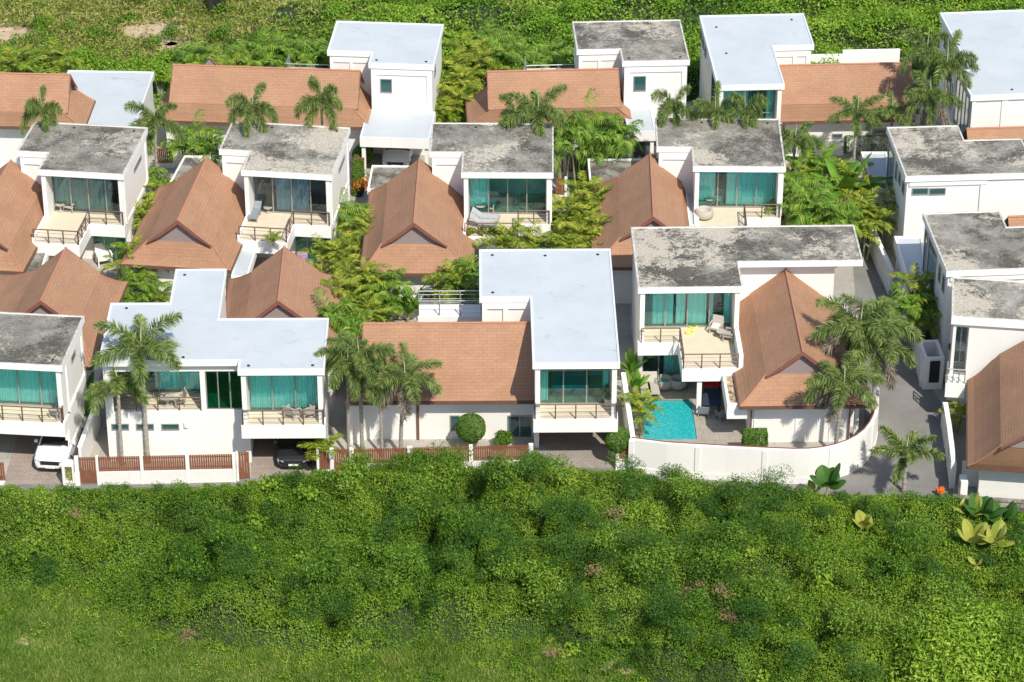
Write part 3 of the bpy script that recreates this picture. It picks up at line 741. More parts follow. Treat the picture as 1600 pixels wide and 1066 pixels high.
fl = MB(); fl.box(a+T, b-T, .9, s, ZT-.3, ZT-.002); fl.build("room_floor", M['terrace'], D)
iw = MB(); iw.box(a+T, b-T, s-.04, s-.003, ZT, 6.4); iw.build("inner_wall", M['inside'], D)
cl_ = MB(); cl_.box(a+T, b-T, gv+.12, s, 6.42, 6.5); cl_.build("ceiling", M['inside'], D)
glazing(D, facing(gv), a+T, b-T, ZT+.03, 6.4, 4, 'glass', ((0, .10, 'curtain_pink'), (.10, .34), (.37, .48), (.5, .72), (.76, .80), (.92, 1)))
sb = MB(); sb.prism([(a-.1, -.2), (te[0], -.2), (te[0], .9), (a-.1, .9)], ZT-.85, ZT); sb.prism([(te[0]+.002, te[1]), (b-T, te[1]), (b-T, .9), (te[0]+.002, .9)], ZT-.86, ZT+.001); sb.build("balcony", M['trim'], D)
tt = MB(); tt.poly([(te[0]+.12, te[1]+.12, ZT+.008), (b-T, te[1]+.12, ZT+.008), (b-T, gv-.05, ZT+.008), (te[0]+.12, gv-.05, ZT+.008)])
tt.poly([(a+T, -.08, ZT+.012), (te[0]+.13, -.08, ZT+.012), (te[0]+.13, gv-.05, ZT+.012), (a+T, gv-.05, ZT+.012)]); tt.build("terrace_floor", M['terrace'], D)
railing(D, [(a+.1, -.12), (te[0]+.07, -.12), (te[0]+.07, te[1]+.07), (b-T-.02, te[1]+.07)], ZT)
glazing(D, facing(1.2), a+T, te[0]+.9, .05, ZT-.87, 3, 'glass', ((.45, 1),))
co = MB(); cp = fr.L(1091, 647, 0); co.box(cp[0]-.14, cp[0]+.14, cp[1]-.14, cp[1]+.14, 0, ZT-.86); co.build("column", M['trim'], D)
# tiled wing
rect = tiled_from_px(D, fr, 'v', (1225, 419.5), (1257, 549.5), ((1156, 634), (1361, 634)), walls=False, both=(True, True), rear_run=.3, label="tall terracotta shingle roof with a grey gablet facing the road")
x0, x1, y0, y1 = rect
w_ = MB(); w_.box(x0+.7, x1-1.0, y0+.9, y1-.3, 0, 2.93); w_.build("wing_wall", M['wall'], D)
pr = MB()
for uu in (x0+.95, x0+3.4, x0+5.4, ): pr.box(uu, uu+.07, y0+.84, y0+.898, 0, 2.75)
pr.box(x0+.7, x1-1.0, y0+.84, y0+.898, 2.75, 2.93); pr.build("wall_band", M['trim'], D)
m = MB(); m.box(x0+.74, x0+.82, y0+.72, y0+.80, 0, 2.9); m.build("downpipe", M['brown'], D); m = MB(); m.box(x1-1.12, x1-1.04, y0+.72, y0+.80, 0, 2.9); m.build("downpipe", M['brown'], D)
m = MB()
for k in range(3): m.box(x1-.75, x1-.5, y0+1+k*1.6, y0+1.25+k*1.6, 0, 2.85)
m.box(x1-.8, x1-.45, y0+.9, y0+4.6, 2.7, 2.92); m.build("porch_post", M['wall'], D)
q = fr.L(1322, 492, 3.3); m = MB(); m.box(q[0]-.1, q[0]+.95, q[1]-.1, q[1]+1.2, 2.9, 3.3); m.build("small_balcony", M['trim'], D)
m = MB()
for k_ in range(7): m.box(q[0]-.1, q[0]+.95, q[1]-.1, q[1]-.05, 3.36+k_*.14, 3.44+k_*.14)
for x_ in (-.1, .45, .90): m.box(q[0]+x_, q[0]+x_+.05, q[1]-.047, q[1]-.01, 3.3, 4.3)
m.build("louvre_screen", M['purple'], D)
# stone-filled roof planter between terrace and tiled roof
q = [fr.L(1128, 580, 2.9), fr.L(1151, 580, 2.9), fr.L(1160, 632, 2.9), fr.L(1134, 632, 2.9)]
pl = [(q[0][0], q[3][1]), (x0+.5, q[3][1]), (x0+.5, q[0][1]), (q[0][0], q[0][1])]
m = MB(); m.prism(pl, 1.9, 2.5)
inn = inset(pl, .16)
for k in range(4):
    j = (k+1) % 4; m.poly([(*pl[k], 2.9), (*pl[j], 2.9), (*inn[j], 2.9), (*inn[k], 2.9)]); m.poly([(*pl[k], 2.5), (*pl[j], 2.5), (*pl[j], 2.9), (*pl[k], 2.9)]); m.poly([(*inn[k], 2.5), (*inn[j], 2.5), (*inn[j], 2.9), (*inn[k], 2.9)])
po = m.build("roof_planter", M['trim'], D); m = MB(); m.poly([(*p, 2.8) for p in inn]); m.build("pebble_bed", M['pebbles'], po)
m = MB(); m.box(b-T, x0+.7, pl[0][1]+.2, 1.0, 0, 1.9) if False else None
frD = fr
# pool as its own thing
pz = .12; P = [fr.L(1005, 691, 0), fr.L(1086, 691, 0), fr.L(1078, 628, 0), fr.L(1036, 628, 0), fr.L(1006, 636, 0)]
pu0, pu1, pv0, pv1 = P[0][0], (P[1][0]+P[2][0])/2+.1, P[0][1], P[2][1]
dk = thing("pool_deck", "pale stone terrace around the small pool inside the curved wall", "paving", (fr.x, fr.y, 0), -fr.a)
dk["kind"] = "structure"; del dk["category"]
m = MB()
for bx_ in ((.1, pu0, -9.5, 1.1), (pu0, pu1, pv1, 1.1), (pu1, x0+.7, -9.5, 1.1), (pu0, pu1, -9.9, pv0)): m.box(bx_[0], bx_[1], bx_[2] if bx_[2] != -9.9 else pv0-.6, bx_[3], .02, pz)
m.build("deck_paving", M['deck'], dk)
pool = thing("swimming_pool", "small turquoise swimming pool with a step at its far end, behind the white wall", "pool", (fr.x, fr.y, 0), -fr.a)
m = MB(); 
for bx_ in ((pu0-.18, pu0, pv0-.18, pv1+.18), (pu1, pu1+.3, pv0-.18, pv1+.18), (pu0, pu1, pv1, pv1+.18), (pu0, pu1, pv0-.18, pv0)): m.box(*bx_, 0.03, pz+.04)
m.build("coping", M['deck'], pool)
m = MB(); m.poly([(pu0, pv0, pz-.04), (pu1, pv0, pz-.04), (pu1, pv1, pz-.04), (pu0, pv1, pz-.04)]); m.build("water", M['water'], pool)

# ================================================================== back row
def back_label(root): return root
# back-left low blue roof with tiled roof
fr = Frame(241, 112, 3.6, 2.5); T1 = house("low villa with flat pale blue roof and terracotta roof at the far top left", fr)
uu0 = fr.L(107, 108, 3.6)[0]; vf = fr.L(215, 197, 3.6)[1]
poly = [(uu0, vf-1), (0, vf-1), (0, 0), (uu0, 0)]
roof_slab(T1, poly, 3.6, 'roof_blue'); m = MB(); m.prism(inset(poly, .16), 0, 3.2); m.build("wall", M['wall'], T1)
tiled_from_px(T1, fr, 'u', (110, 117), (-90, 113), ((-110, 200), (134, 195)), zr=6.6, ze=3.65, g=2.0, dz=1.9, both=(False, True), label="terracotta shingle roof with a dark side gablet")

def back_villa(label, yaw, FL, FR, notch, rear, key, tile, carport, win, g=2.0, walls_tile=True):
    fr = Frame(*FR, 7, yaw); root = house(label, fr)
    u1 = fr.L(*FL, 7)[0]; u0, v1 = fr.L(*notch, 7); v2 = fr.L(*rear, 7)[1]
    block(root, 'L', u0, u1, 0, v1, v2, key, front='solid', drains=[(u1+.5, .6), (-.6, .6)])
    m = MB(); a, b = u1+.16, -.16
    m.box(a, a+.35, .08, .158, ZT, 6.58); m.box(b-.35, b, .08, .158, ZT, 6.58); m.box(a+.35, b-.35, .08, .158, 6.1, 6.58)
    m.build("moulding", M['trim'], root); m = MB()
    m.box(u0+.16, u0+.4, v1+.08, v1+.158, ZT, 6.58); m.box((u0+u1)/2, (u0+u1)/2+.2, v1+.08, v1+.158, ZT, 6.1); m.box(u0+.4, u1+.1, v1+.08, v1+.158, 6.1, 6.58)
    m.build("moulding", M['trim'], root)
    A0, z1 = fr.onv(win[0], win[2], .16); A1, z0 = fr.onv(win[1], win[3], .16); small_window(root, facing(.16), A0, A1, z0, z1)
    small_window(root, side(-.16), 1.5, 2.4, 5.3, 6.0)
    # carport canopy
    c0 = fr.L(*carport[0], 3.4); c1 = fr.L(*carport[1], 3.4); c2 = fr.L(*carport[2], 3.4)
    poly = [(c2[0], c2[1]), (c1[0], c1[1]), (c0[0], .15), (c2[0], .15)] if False else [(c2[0], c2[1]), (c1[0], c2[1]), (c1[0], .15), (c2[0], .15)]
    roof_slab(root, poly, 3.4, 'roof_blue', th=.75)
    m = MB(); m.box(c2[0]+.1, c2[0]+.35, c2[1]+.15, c2[1]+.4, 0, 2.66); m.box(c1[0]-.35, c1[0]-.1, c2[1]+.15, c2[1]+.4, 0, 2.66); m.build("carport_post", M['trim'], root)
    tiled_from_px(root, fr, 'u', *tile[:2], tile[2:], zr=6.2, ze=3.1, g=g, dz=1.9, both=(True, True))
    return fr, root
frT2, T2 = back_villa("back row villa with pale blue roof, small square window and long terracotta roof", 4.5,
    (575.5, 98.5), (678, 102), (511, 79), (610, 35), 'roof_blue', ((563, 111.5), (270, 101), (243, 187), (583, 200)), ((680, 172), (671, 217), (562, 214)), (594, 613, 123, 145))
# small cross ridge behind its long roof
frT3, T3 = back_villa("back row villa with flaking grey roof, small window and terracotta roof", -2.8,
    (972, 94), (1078, 94), (901, 78), (980, 32), 'roof_patchy', ((967, 110), (761, 110), (731, 191), (997, 196)), ((1076, 165), (1025, 206), (981, 206)), (990, 1009, 119, 142))
# cross gable tip on T2
tiled_roof(T2, 'v', frT2.L(328, 90, 6.6)[0], frT2.L(328, 101, 6.2)[1]+.15, frT2.L(328, 90, 6.6)[1], frT2.L(328, 90, 6.6)[0]-3, frT2.L(328, 90, 6.6)[0]+3, frT2.L(328, 101, 6.2)[1]+.15, frT2.L(328, 90, 6.6)[1]+1.2, 6.6, 3.2, 1.7, 1.8, (False, True))
for fr_, rt_, (xa, xb, yy) in ((frT2, T2, (447, 514, 98)), (frT3, T3, (822, 898, 101))):
    A0 = fr_.L(xa, yy, 4.6); A1 = fr_.L(xb, yy, 4.6); railing(rt_, [(A0[0], A0[1]+1.5), (A0[0], A0[1]), (A1[0], A0[1])], 3.5, h=1.0, mat='steel')
    m = MB(); m.box(A0[0]-.1, A1[0], A0[1]-.1, A0[1]+1.6, 0, 3.5); m.build("roof_terrace", M['trim'], rt_)

fr = Frame(1121, 134, 7, -3.0); T4 = house("back row villa with pale blue roof, teal glass below and plain terracotta roof at right", fr)
u1 = fr.L(1227, 134, 7)[0]; u2 = fr.L(1272.6, 71, 7)[0]; v1 = fr.L(1240, 71, 7)[1]; v2 = fr.L(1170, 22.6, 7)[1]
a, b = block(T4, 'R', 0, u1, u2, v1, v2, 'roof_blue', gv=1.0, room=3.5, panes=3, curtains=((0, .5), (.85, 1)), lower='solid', lower_v=.6, narrow_v=-.6, drains=[(1, v2-2), (1.2, v1-1), (u2-1, v2-1)], transom=4.4)
railing(T4, [(a, -.5), (b, -.5)], ZT, mat='steel', h=1.0)
for (q0, q1, z0, z1) in ((1.6, 4.2, 3.4, 6.2), (.6, 1.4, 5.0, 5.8), (8, 8.8, 5.3, 6.1), (9.4, 10.2, 5.3, 6.1), (10.8, 11.6, 5.3, 6.1), (2, 2.8, 1.4, 2.2), (4, 4.8, 1.4, 2.2), (6, 6.8, 1.4, 2.2)):
    small_window(T4, side(.16, -1), q0, q1, z0, z1)
m = MB(); m.box(u1, u2-.18, v1+.08, v1+.158, 6.1, 6.58); m.box((u1+u2)/2, (u1+u2)/2+.25, v1+.08, v1+.158, 3.3, 6.1); m.box(u2-.5, u2-.18, v1+.08, v1+.158, 3.3, 6.1); m.build("moulding", M['trim'], T4)
rect = tiled_from_px(T4, fr, 'u', (1425.5, 100.5), (1219, 100.5), ((1219, 188), (1430, 188)), zr=6.2, ze=3.1, g=2.2, dz=1.9, both=(False, False), walls=True)
x0, x1, y0, y1 = rect
wv = y0+.75
for (xa, xb, ya, yb, n) in ((1219, 1244, 211, 239, 2), (1300, 1316, 209, 216, 1), (1363, 1384, 201, 208, 1)):
    A0, z1 = fr.onv(xa, ya, wv); A1, z0 = fr.onv(xb, yb, wv); A0 = max(A0, x0+.6); small_window(T4, facing(wv), A0, A1, max(z0, .1), z1, n)
frT4 = fr
# rear parapet wall
m = MB(); p0 = fr.L(1267, 99, 2.6); p1 = fr.L(1415, 99, 2.6); m.box(p0[0], p1[0]-4.2, p0[1]+2, p0[1]+2.2, 0, 2.3); m.box(p1[0]-4.2, p1[0], p0[1]+2, p0[1]+2.2, 0, 2.6)
m.build("rear_parapet", M['trim'], T4)

fr = Frame(1517, 150, 7, -5.3); T5 = house("large pale blue roofed white villa cut off by the top right edge", fr)
v1 = fr.L(1500, 108.7, 7)[1]; un = fr.L(1497, 108.7, 7)[0]; ut = fr.L(1515, 108.7, 7)[0]; v2 = fr.L(1500, 18.6, 7)[1]
poly = [(0, 0), (9.5, 0), (9.5, v2), (ut, v2), (ut, v1), (un, v1)]
poly = [(0, 0), (9.5, 0), (9.5, v2), (ut, v2), (ut, v1), (0, v1)]
roof_slab(T5, poly, 7, 'roof_blue', drains=[(1, v2*.6), (3, .8)]); m = MB(); m.prism(inset(poly, .16), 0, 6.6)
m.box(2.2, 2.6, .08, .155, 0, 6.5); m.box(.16, .4, .08, .155, 0, 6.5); m.build("wall", M['wall'], T5)
f = glazing(T5, side(.14, -1), .8, 4.6, 2.9, 6.4, 4, 'glass', ())
for q in (5.6, 6.7): small_window(T5, side(.16, -1), q, q+.6, 3.2, 5.6)
for q in (v2-5, v2-3.6, v2-2.2): small_window(T5, side(ut+.16, -1), q, q+.8, 5.0, 6.2)

# ================================================================== right-hand column along the lane
fr = Frame(1415, 276, 7, -3.5); R1 = house("white villa with patchy concrete roof and double slit window, right of the lane", fr)
v2 = fr.L(1440, 197, 7)[1]; vs_ = fr.L(1540, 217.6, 7)[1]; us = fr.L(1501, 205, 7)[0]; ur = fr.L(1600, 235, 7)[0]+.2
poly = [(0, 0), (ur, 0), (ur, vs_), (us, vs_), (us, v2), (0, v2)]
roof_slab(R1, poly, 7, 'roof_patchy'); m = MB(); m.prism(inset(poly, .16), 0, 6.6)
m.box(.3, ur-3.2, .05, .157, 6.25, 6.5); m.box(ur-3.6, ur-3.3, .05, .157, 0, 6.2); m.build("wall", M['wall'], R1)
for (xa, xb) in ((1425, 1450), (1452, 1477)):
    A0, z1 = fr.onv(xa, 294, .16); A1, z0 = fr.onv(xb, 304, .16); small_window(R1, facing(.16), A0, A1, z0, z1)
for (q0, q1, z0, z1) in ((.8, 1.5, 5.2, 6.0), (2.1, 2.8, 5.2, 6.0), (3.4, 4.0, 4.9, 6.1), (v2-2.6, v2-.5, 3.2, 6.3)): small_window(R1, side(.16, -1), q0, q1, z0, z1)
gutter_strip(R1, fr, [(1345, 237), (1386, 237), (1388, 276), (1358, 276)], 3.3, "low_canopy", M['roof_blue'], .5)
m = MB(); q = fr.L(1356, 262, 3.3); m.box(q[0]+.1, -.0, q[1]+.2, q[1]+2.3, 0, 2.78); m.build("porch_wall", M['wall'], R1)
rect = tiled_from_px(R1, fr, 'u', (1760, 198), (1506, 198), ((1506, 262), (1760, 262)), zr=5.9, ze=3.1, g=2.0, dz=1.7, both=(False, False), walls=True)
frR1 = fr
fr = Frame(1479, 424, 7, -4.2); R2 = house("white villa with grey flecked roof, middle one of three down the right edge", fr)
v2 = fr.L(1500, 331, 7)[1]; us = fr.L(1569, 345, 7)[0]; vs_ = fr.L(1580, 354, 7)[1]; ur = us+4.5
poly = [(0, 0), (ur, 0), (ur, vs_), (us, vs_), (us, v2), (0, v2)]
roof_slab(R2, poly, 7, 'roof_grey'); m = MB(); m.prism(inset(poly, .16), 0, 6.6); m.box(.3, ur, .05, .157, 6.25, 6.5); m.build("wall", M['wall'], R2)
for (q0, q1, z0, z1) in ((.8, 1.4, 5.0, 6.1), (2.0, 2.6, 5.0, 6.1), (3.4, 5.8, 3.4, 6.3), (v2-1.4, v2-.6, 3.2, 6.2)): small_window(R2, side(.16, -1), q0, q1, z0, z1)
gutter_strip(R2, fr, [(1397, 369), (1441, 369), (1446, 426), (1415, 426)], 3.3, "low_canopy", M['roof_blue'], .6)
m = MB(); q = fr.L(1413, 412, 3.3); m.box(q[0]+.2, -.0, q[1]+.3, q[1]+3.4, 0, 2.68); m.build("porch_wall", M['wall'], R2)
tiled_from_px(R2, fr, 'u', (1760, 336), (1569, 336), ((1569, 400), (1760, 400)), zr=5.9, ze=3.1, g=2.0, dz=1.7, both=(False, False), walls=False)
frR2 = fr
fr = Frame(1487, 494, 7, 7.5); R3 = house("nearest white villa at the right edge, cracked grey roof above a wide terracotta roof", fr)
v2 = fr.L(1487, 432, 7)[1]; ur = 8.5; poly = [(0, 0), (ur, 0), (ur, v2), (0, v2)]
roof_slab(R3, poly, 7, 'roof_patchy', th=.55)
op0, op1 = fr.onv(1487, 530, .2)[0]+.25, fr.onv(1513, 530, .2)[0]
m = MB(); m.box(.16, .34, .2, v2-.16, 0, 6.44); m.box(op1, ur-.2, .2, v2-.16, 0, 6.44); m.box(.34, op1, 2.2, v2-.16, 0, 6.44); m.box(.34, op1, .2, 2.2, 0, 2.4); m.box(.34, op1, .2, .5, 6.2, 6.44); m.build("wall", M['wall'], R3)
glazing(R3, facing(1.6), .34, op1, 3.0, 6.42, 2, 'glass_smoke', ())
m = MB(); m.box(-.05, op1-.003, -.9, .198, 2.0, 2.95); m.build("balcony", M['trim'], R3); railing(R3, [(.0, .1), (.0, -.8), (op1-.05, -.8)], 2.95, h=.9, mat='steel', gap=.4)
rect = tiled_from_px(R3, fr, 'v', (1655, 505), (1648, 650), ((1512, 738), (1800, 738)), zr=7.2, ze=3.0, g=3.0, dz=2.3, both=(True, False), walls=False, label="wide terracotta shingle roof with its gablet at the frame edge")
x0, x1, y0, y1 = rect; e1 = y1
m = MB(); m.box(x0+.75, x1-.8, y0+.8, .15, 0, 2.86); m.box(x0-.2, x0+.75, y0+2.6, y0+2.8, 0, 1.6); m.build("wing_wall", M['wall'], R3)
frR3 = fr
# ================================================================== vegetation builders
def frond_arrays(L, elev, droop, az, kind, rng, w=.05):
    """one feather frond: returns verts, quads of the leaflets and the rachis points"""
    n = 26 if kind == 'foxtail' else 16; ang = elev; p = np.zeros(3); pts = [p.copy()]; dirs = []
    ca, sa = math.cos(az), math.sin(az); side_drift = rng.normal(0, .10)
    for i in range(n):
        t = i/n; a = elev - droop*(t**1.25)
        az2 = az + side_drift*t*2
        d = np.array([math.cos(a)*math.cos(az2), math.cos(a)*math.sin(az2), math.sin(a)]); dirs.append(d)
        p = p + d*L/n; pts.append(p.copy())
    V = []; F = []
    def leaflet(o, d, ln, wd, sag):
        q = len(V); sd = np.cross(d, [0, 0, 1.0]); nn = np.linalg.norm(sd); sd = sd/nn if nn > 1e-6 else np.array([1.0, 0, 0])
        r = rng.uniform(0, math.pi) if kind == 'foxtail' else rng.normal(0, .35)
        up_ = np.cross(sd, d); sd = sd*math.cos(r) + up_*math.sin(r)
        m_ = o + d*ln*.5; e = o + d*ln + np.array([0, 0, -sag*ln])
        V.extend([o - sd*wd*.3, o + sd*wd*.3, m_ + sd*wd*.5, m_ - sd*wd*.5, e + sd*wd*.08, e - sd*wd*.08])
        F.append((q, q+1, q+2, q+3)); F.append((q+3, q+2, q+4, q+5))
    start = 4 if kind != 'foxtail' else 3
    for i in range(start, n):
        t = i/n; d = dirs[i]; o = pts[i]
        s = np.cross(d, [0, 0, 1.0]); s /= max(np.linalg.norm(s), 1e-6); u = np.cross(s, d)
        if kind == 'foxtail':
            ln = .60*math.sin(math.pi*(.16+.78*t))**.6 * (L/2.6)
            for k in range(17):
                th = rng.uniform(0, 2*math.pi); dd = (s*math.cos(th)+u*math.sin(th))*.90 + d*.60; dd /= np.linalg.norm(dd)
                leaflet(o + d*rng.uniform(-.5, .5)*L/n, dd, ln*rng.uniform(.75, 1.1), w, .25)
        else:
            ln = (.72 if kind == 'areca' else .95)*math.sin(math.pi*(.14+.80*t))**.7 * (L/2.2)
            for sg in (-1, 1):
                for k in range(1):
                    dd = s*sg*.85 + d*.55 + u*(.30 if kind == 'areca' else .1); dd /= np.linalg.norm(dd)
                    leaflet(o + d*(k*.5)*L/n, dd, ln*rng.uniform(.85, 1.1), w, .28 if kind == 'areca' else .5)
    return V, F, pts
def palm(name, label, kind, height, L, nf, seed, leafmat, trunk_r=.13, w=.042, dead=0, elev=(1.25, .15), droop=(1.3, 2.1), spear=True, group=None):
    rng = np.random.default_rng(seed); root = thing(name, label, "palm tree", group=group)
    m = MB(); n = 9; lean = rng.normal(0, .045, 2)
    pts = [(lean[0]*z*z/height, lean[1]*z*z/height, z) for z in np.linspace(0, height-.5, n)]
    rr = [trunk_r*(1.35 if i == 0 else 1.0-.25*i/n) for i in range(n)]
    m.tube(pts, rr, 10)
    for k in range(1, int(height/.35)):
        z = k*.35; 
        if z < height-.7: m.lathe([(trunk_r*.98, z), (trunk_r*1.10, z+.02), (trunk_r*.95, z+.05)], 10, (lean[0]*z*z/height, lean[1]*z*z/height, 0))
    m.build("trunk", M['bark'], root, smooth=True)
    top = np.array([pts[-1][0], pts[-1][1], height-.5])
    m = MB(); m.tube([tuple(top), tuple(top + [0, 0, .45]), tuple(top+[0, 0, .85])], [trunk_r*.85, trunk_r*.95, trunk_r*.4], 10); m.build("crownshaft", M['stem'], root, smooth=True)
    V = []; F = []; VD = []; FD = []; rch = MB()
    for i in range(nf + dead):
        t = (i+.5)/nf; az = i*2.399963 + rng.normal(0, .15)
        if i < nf: el = elev[0] + (elev[1]-elev[0])*t; dr = droop[0] + (droop[1]-droop[0])*t
        else: el = -.5 + rng.normal(0, .1); dr = .9
        v, f, pp = frond_arrays(L*rng.uniform(.88, 1.08), el + rng.normal(0, .08), dr + rng.normal(0, .12), az, kind, rng, w)
        base = top + np.array([0, 0, .6]); dst, df = (V, F) if i < nf else (VD, FD)
        q = len(dst); dst += [x + base for x in v]; df += [tuple(a+q for a in ff) for ff in f]
        rch.tube([tuple(base+pp[j]) for j in range(0, len(pp), 4)], [.035, .03, .025, .02, .015, .01, .006][:len(range(0, len(pp), 4))], 4)
    npmesh("crown", np.array(V), np.array(F), M[leafmat], root)
    rch.build("rachis", M['stem'], root)
    if dead: npmesh("dead_fronds", np.array(VD), np.array(FD), M['leaf_dead'], root)
    if spear:
        m = MB(); m.tube([tuple(top+[0,0,.5]), tuple(top+[.05,0,1.5]), tuple(top+[.12,.05,2.3])], [.05, .035, .006], 5); m.build("spear_leaf", M['spear'], root)
    return root
def clump_palm(name, label, stems, height, L, nf, seed, leafmat, spread=.7, kind='areca', group=None, w=.055):
    rng = np.random.default_rng(seed); root = thing(name, label, "palm clump", group=group)
    V = []; F = []; st = MB()
    for s in range(stems):
        a = s*2.4 + rng.normal(0, .2); r = spread*math.sqrt((s+.4)/stems); h = height*rng.uniform(.6, 1.0) * (1-.2*r/spread)
        b0 = np.array([r*.4*math.cos(a), r*.4*math.sin(a), 0]); b1 = np.array([r*math.cos(a)*1.3, r*math.sin(a)*1.3, h])
        st.tube([tuple(b0), tuple((b0+b1)/2 + [0, 0, .1]), tuple(b1)], [.06, .05, .045], 6)
        for i in range(nf):
            t = (i+.5)/nf; v, f, pp = frond_arrays(L*rng.uniform(.75, 1.1), 1.3-1.0*t+rng.normal(0, .1), 1.1+.7*t+rng.normal(0, .15), i*2.4+s+rng.normal(0, .2), kind, rng, w)
            q = len(V); V += [x + b1 for x in v]; F += [tuple(c+q for c in ff) for ff in f]
    npmesh("crown", np.array(V), np.array(F), M[leafmat], root); st.build("stem", M['stem'], root)
    return root
def paddle_plant(name, label, cat, nl, L, W_, seed, mat, stem_h=1.2, elev=(1.35, .5), droop=(.4, 1.3), group=None):
    rng = np.random.default_rng(seed); root = thing(name, label, cat, group=group); lf = MB(); st = MB()
    for i in range(nl):
        t = (i+.5)/nl; az = i*2.4 + rng.normal(0, .2); el = elev[0]+(elev[1]-elev[0])*t; dr = droop[0]+(droop[1]-droop[0])*t
        l = L*rng.uniform(.75, 1.1); n = 9; p = Vector((0, 0, stem_h*rng.uniform(.7, 1))); pts = []; 
        for k in range(n+1):
            a = el - dr*(k/n)**1.5; d = Vector((math.cos(a)*math.cos(az), math.cos(a)*math.sin(az), math.sin(a))); pts.append((p.copy(), d)); p = p + d*l/n
        q = []; s = Vector((-math.sin(az), math.cos(az), 0))
        for k, (pp, d) in enumerate(pts):
            u = max(0, (k/n-.18)/.82); wd = W_*.5*(math.sin(math.pi*min(1, u*.93+.05))**.65 if u > 0 else .05)
            up_ = d.cross(s)*-1
            q += [pp - s*wd + up_*wd*.28, pp, pp + s*wd + up_*wd*.28]
        lf.add(q, [(3*k+j, 3*k+j+1, 3*k+j+4, 3*k+j+3) for k in range(n) for j in (0, 1)])
        st.tube([(0, 0, 0), tuple(pts[0][0]), tuple(pts[2][0])], [.08, .05, .03], 5)
    lf.build("leaves", M[mat], root); st.build("stem", M['stem'], root); return root
def diamonds(P, Nrm, size, rng, asp=.55, tilt=.6):
    """leaf-shaped quads at P facing roughly Nrm"""
    n = len(P); N_ = Nrm + rng.normal(0, tilt, (n, 3)); N_ /= np.linalg.norm(N_, axis=1)[:, None]
    r = rng.normal(0, 1, (n, 3)); T_ = np.cross(N_, r); T_ /= np.linalg.norm(T_, axis=1)[:, None]; B_ = np.cross(N_, T_)
    s = size[:, None]
    V = np.stack([P - T_*s*.5, P + B_*s*asp*.5 - T_*s*.05 + N_*s*.06, P + T_*s*.5 - N_*s*.08, P - B_*s*asp*.5 - T_*s*.05 + N_*s*.06], 1).reshape(-1, 3)
    return V, np.arange(4*n).reshape(n, 4)
def ball_points(n, r, rng, shell=.25, squash=1.0, lower=-.6):
    d = rng.normal(0, 1, (n*2, 3)); d /= np.linalg.norm(d, axis=1)[:, None]; d = d[d[:, 2] > lower][:n]
    rad = r*(1 - shell*rng.random(len(d))**1.5); P = d*rad[:, None]; P[:, 2] *= squash; return P, d
def topiary(name, label, r, h, seed, cat="bush", box=None, n=5200, mat='leaf_bush', group=None):
    rng = np.random.default_rng(seed); root = thing(name, label, cat, group=group)
    if box:
        P = rng.uniform(-1, 1, (n, 3)); ax = rng.integers(0, 3, n); sg = np.sign(rng.uniform(-1, 1, n)); D_ = np.zeros((n, 3))
        P[np.arange(n), ax] = sg; D_[np.arange(n), ax] = sg; nrm = np.linalg.norm(P**4, axis=1)**.25; P = P/np.maximum(1, nrm*.9)[:, None]
        P = P*np.array(box)*(1-.1*rng.random((n, 1)))
    else: P, D_ = ball_points(n, r, rng, .12, 1, -1)
    bumps = 1 + .05*np.sin(P[:, :1]*5/r+seed)*np.sin(P[:, 1:2]*4/r+1)*np.cos(P[:, 2:3]*5/r); P = P*bumps
    P[:, 2] += h; V, F = diamonds(P, D_, rng.uniform(.07, .13, len(P)), rng, .6, .5); npmesh("crown", V, F, M[mat], root)
    m = MB(); m.tube([(0, 0, 0), (0, 0, h)], .07, 7)
    for k in range(5): m.tube([(0, 0, h*.7), (.5*r*math.cos(k*1.3), .5*r*math.sin(k*1.3), h+.2*r)], .03, 5)
    m.build("trunk", M['bark'], root); return root
def shrub(name, label, r, h, seed, mat, n=1800, size=(.10, .2), lobes=7, cat="shrub", group=None, asp=.5, shell=.55):
    """loose many-lobed shrub or tree on a few branching stems"""
    rng = np.random.default_rng(seed); root = thing(name, label, cat, group=group); Ps = []; Ds = []; tr = MB()
    for k in range(lobes):
        a = k*2.4 + rng.normal(0, .3); rr = r*.62*math.sqrt((k+.3)/lobes); z = h*(.92 - .38*(rr/r)) * rng.uniform(.8, 1.05); lr = r*rng.uniform(.30, .52)
        P, D_ = ball_points(n//lobes, lr, rng, shell, .8, -.7); c = np.array([rr*math.cos(a), rr*math.sin(a), z-lr*.4]); Ps.append(P + c); Ds.append(D_)
        tr.tube([(0, 0, 0), (c[0]*.35, c[1]*.35, c[2]*.5), tuple(c)], [.05+.02*r, .04, .015], 5)
    P = np.concatenate(Ps); D_ = np.concatenate(Ds); P[:, 2] = np.maximum(P[:, 2], .05)
    V, F = diamonds(P, D_ + [0, 0, .3], rng.uniform(*size, len(P)), rng, asp, .7)
    npmesh("crown", V, F, M[mat], root); tr.build("trunk", M['bark'], root); return root
# ------------------------------------------------------------------ thickets
def smooth_noise(seed, scales, amps):
    rng = np.random.default_rng(seed); W_ = [(rng.normal(0, 1, 2)/s, rng.uniform(0, 6.28), a) for s, a in zip(scales, amps) for _ in range(6)]
    def f(x, y): return sum(a*np.sin(w[0]*x + w[1]*y + p) for w, p, a in W_)/2.4
    return f
def interp(tab):
    xs = [t[0] for t in tab]; ys = [t[1] for t in tab]; return lambda x: np.interp(x, xs, ys)
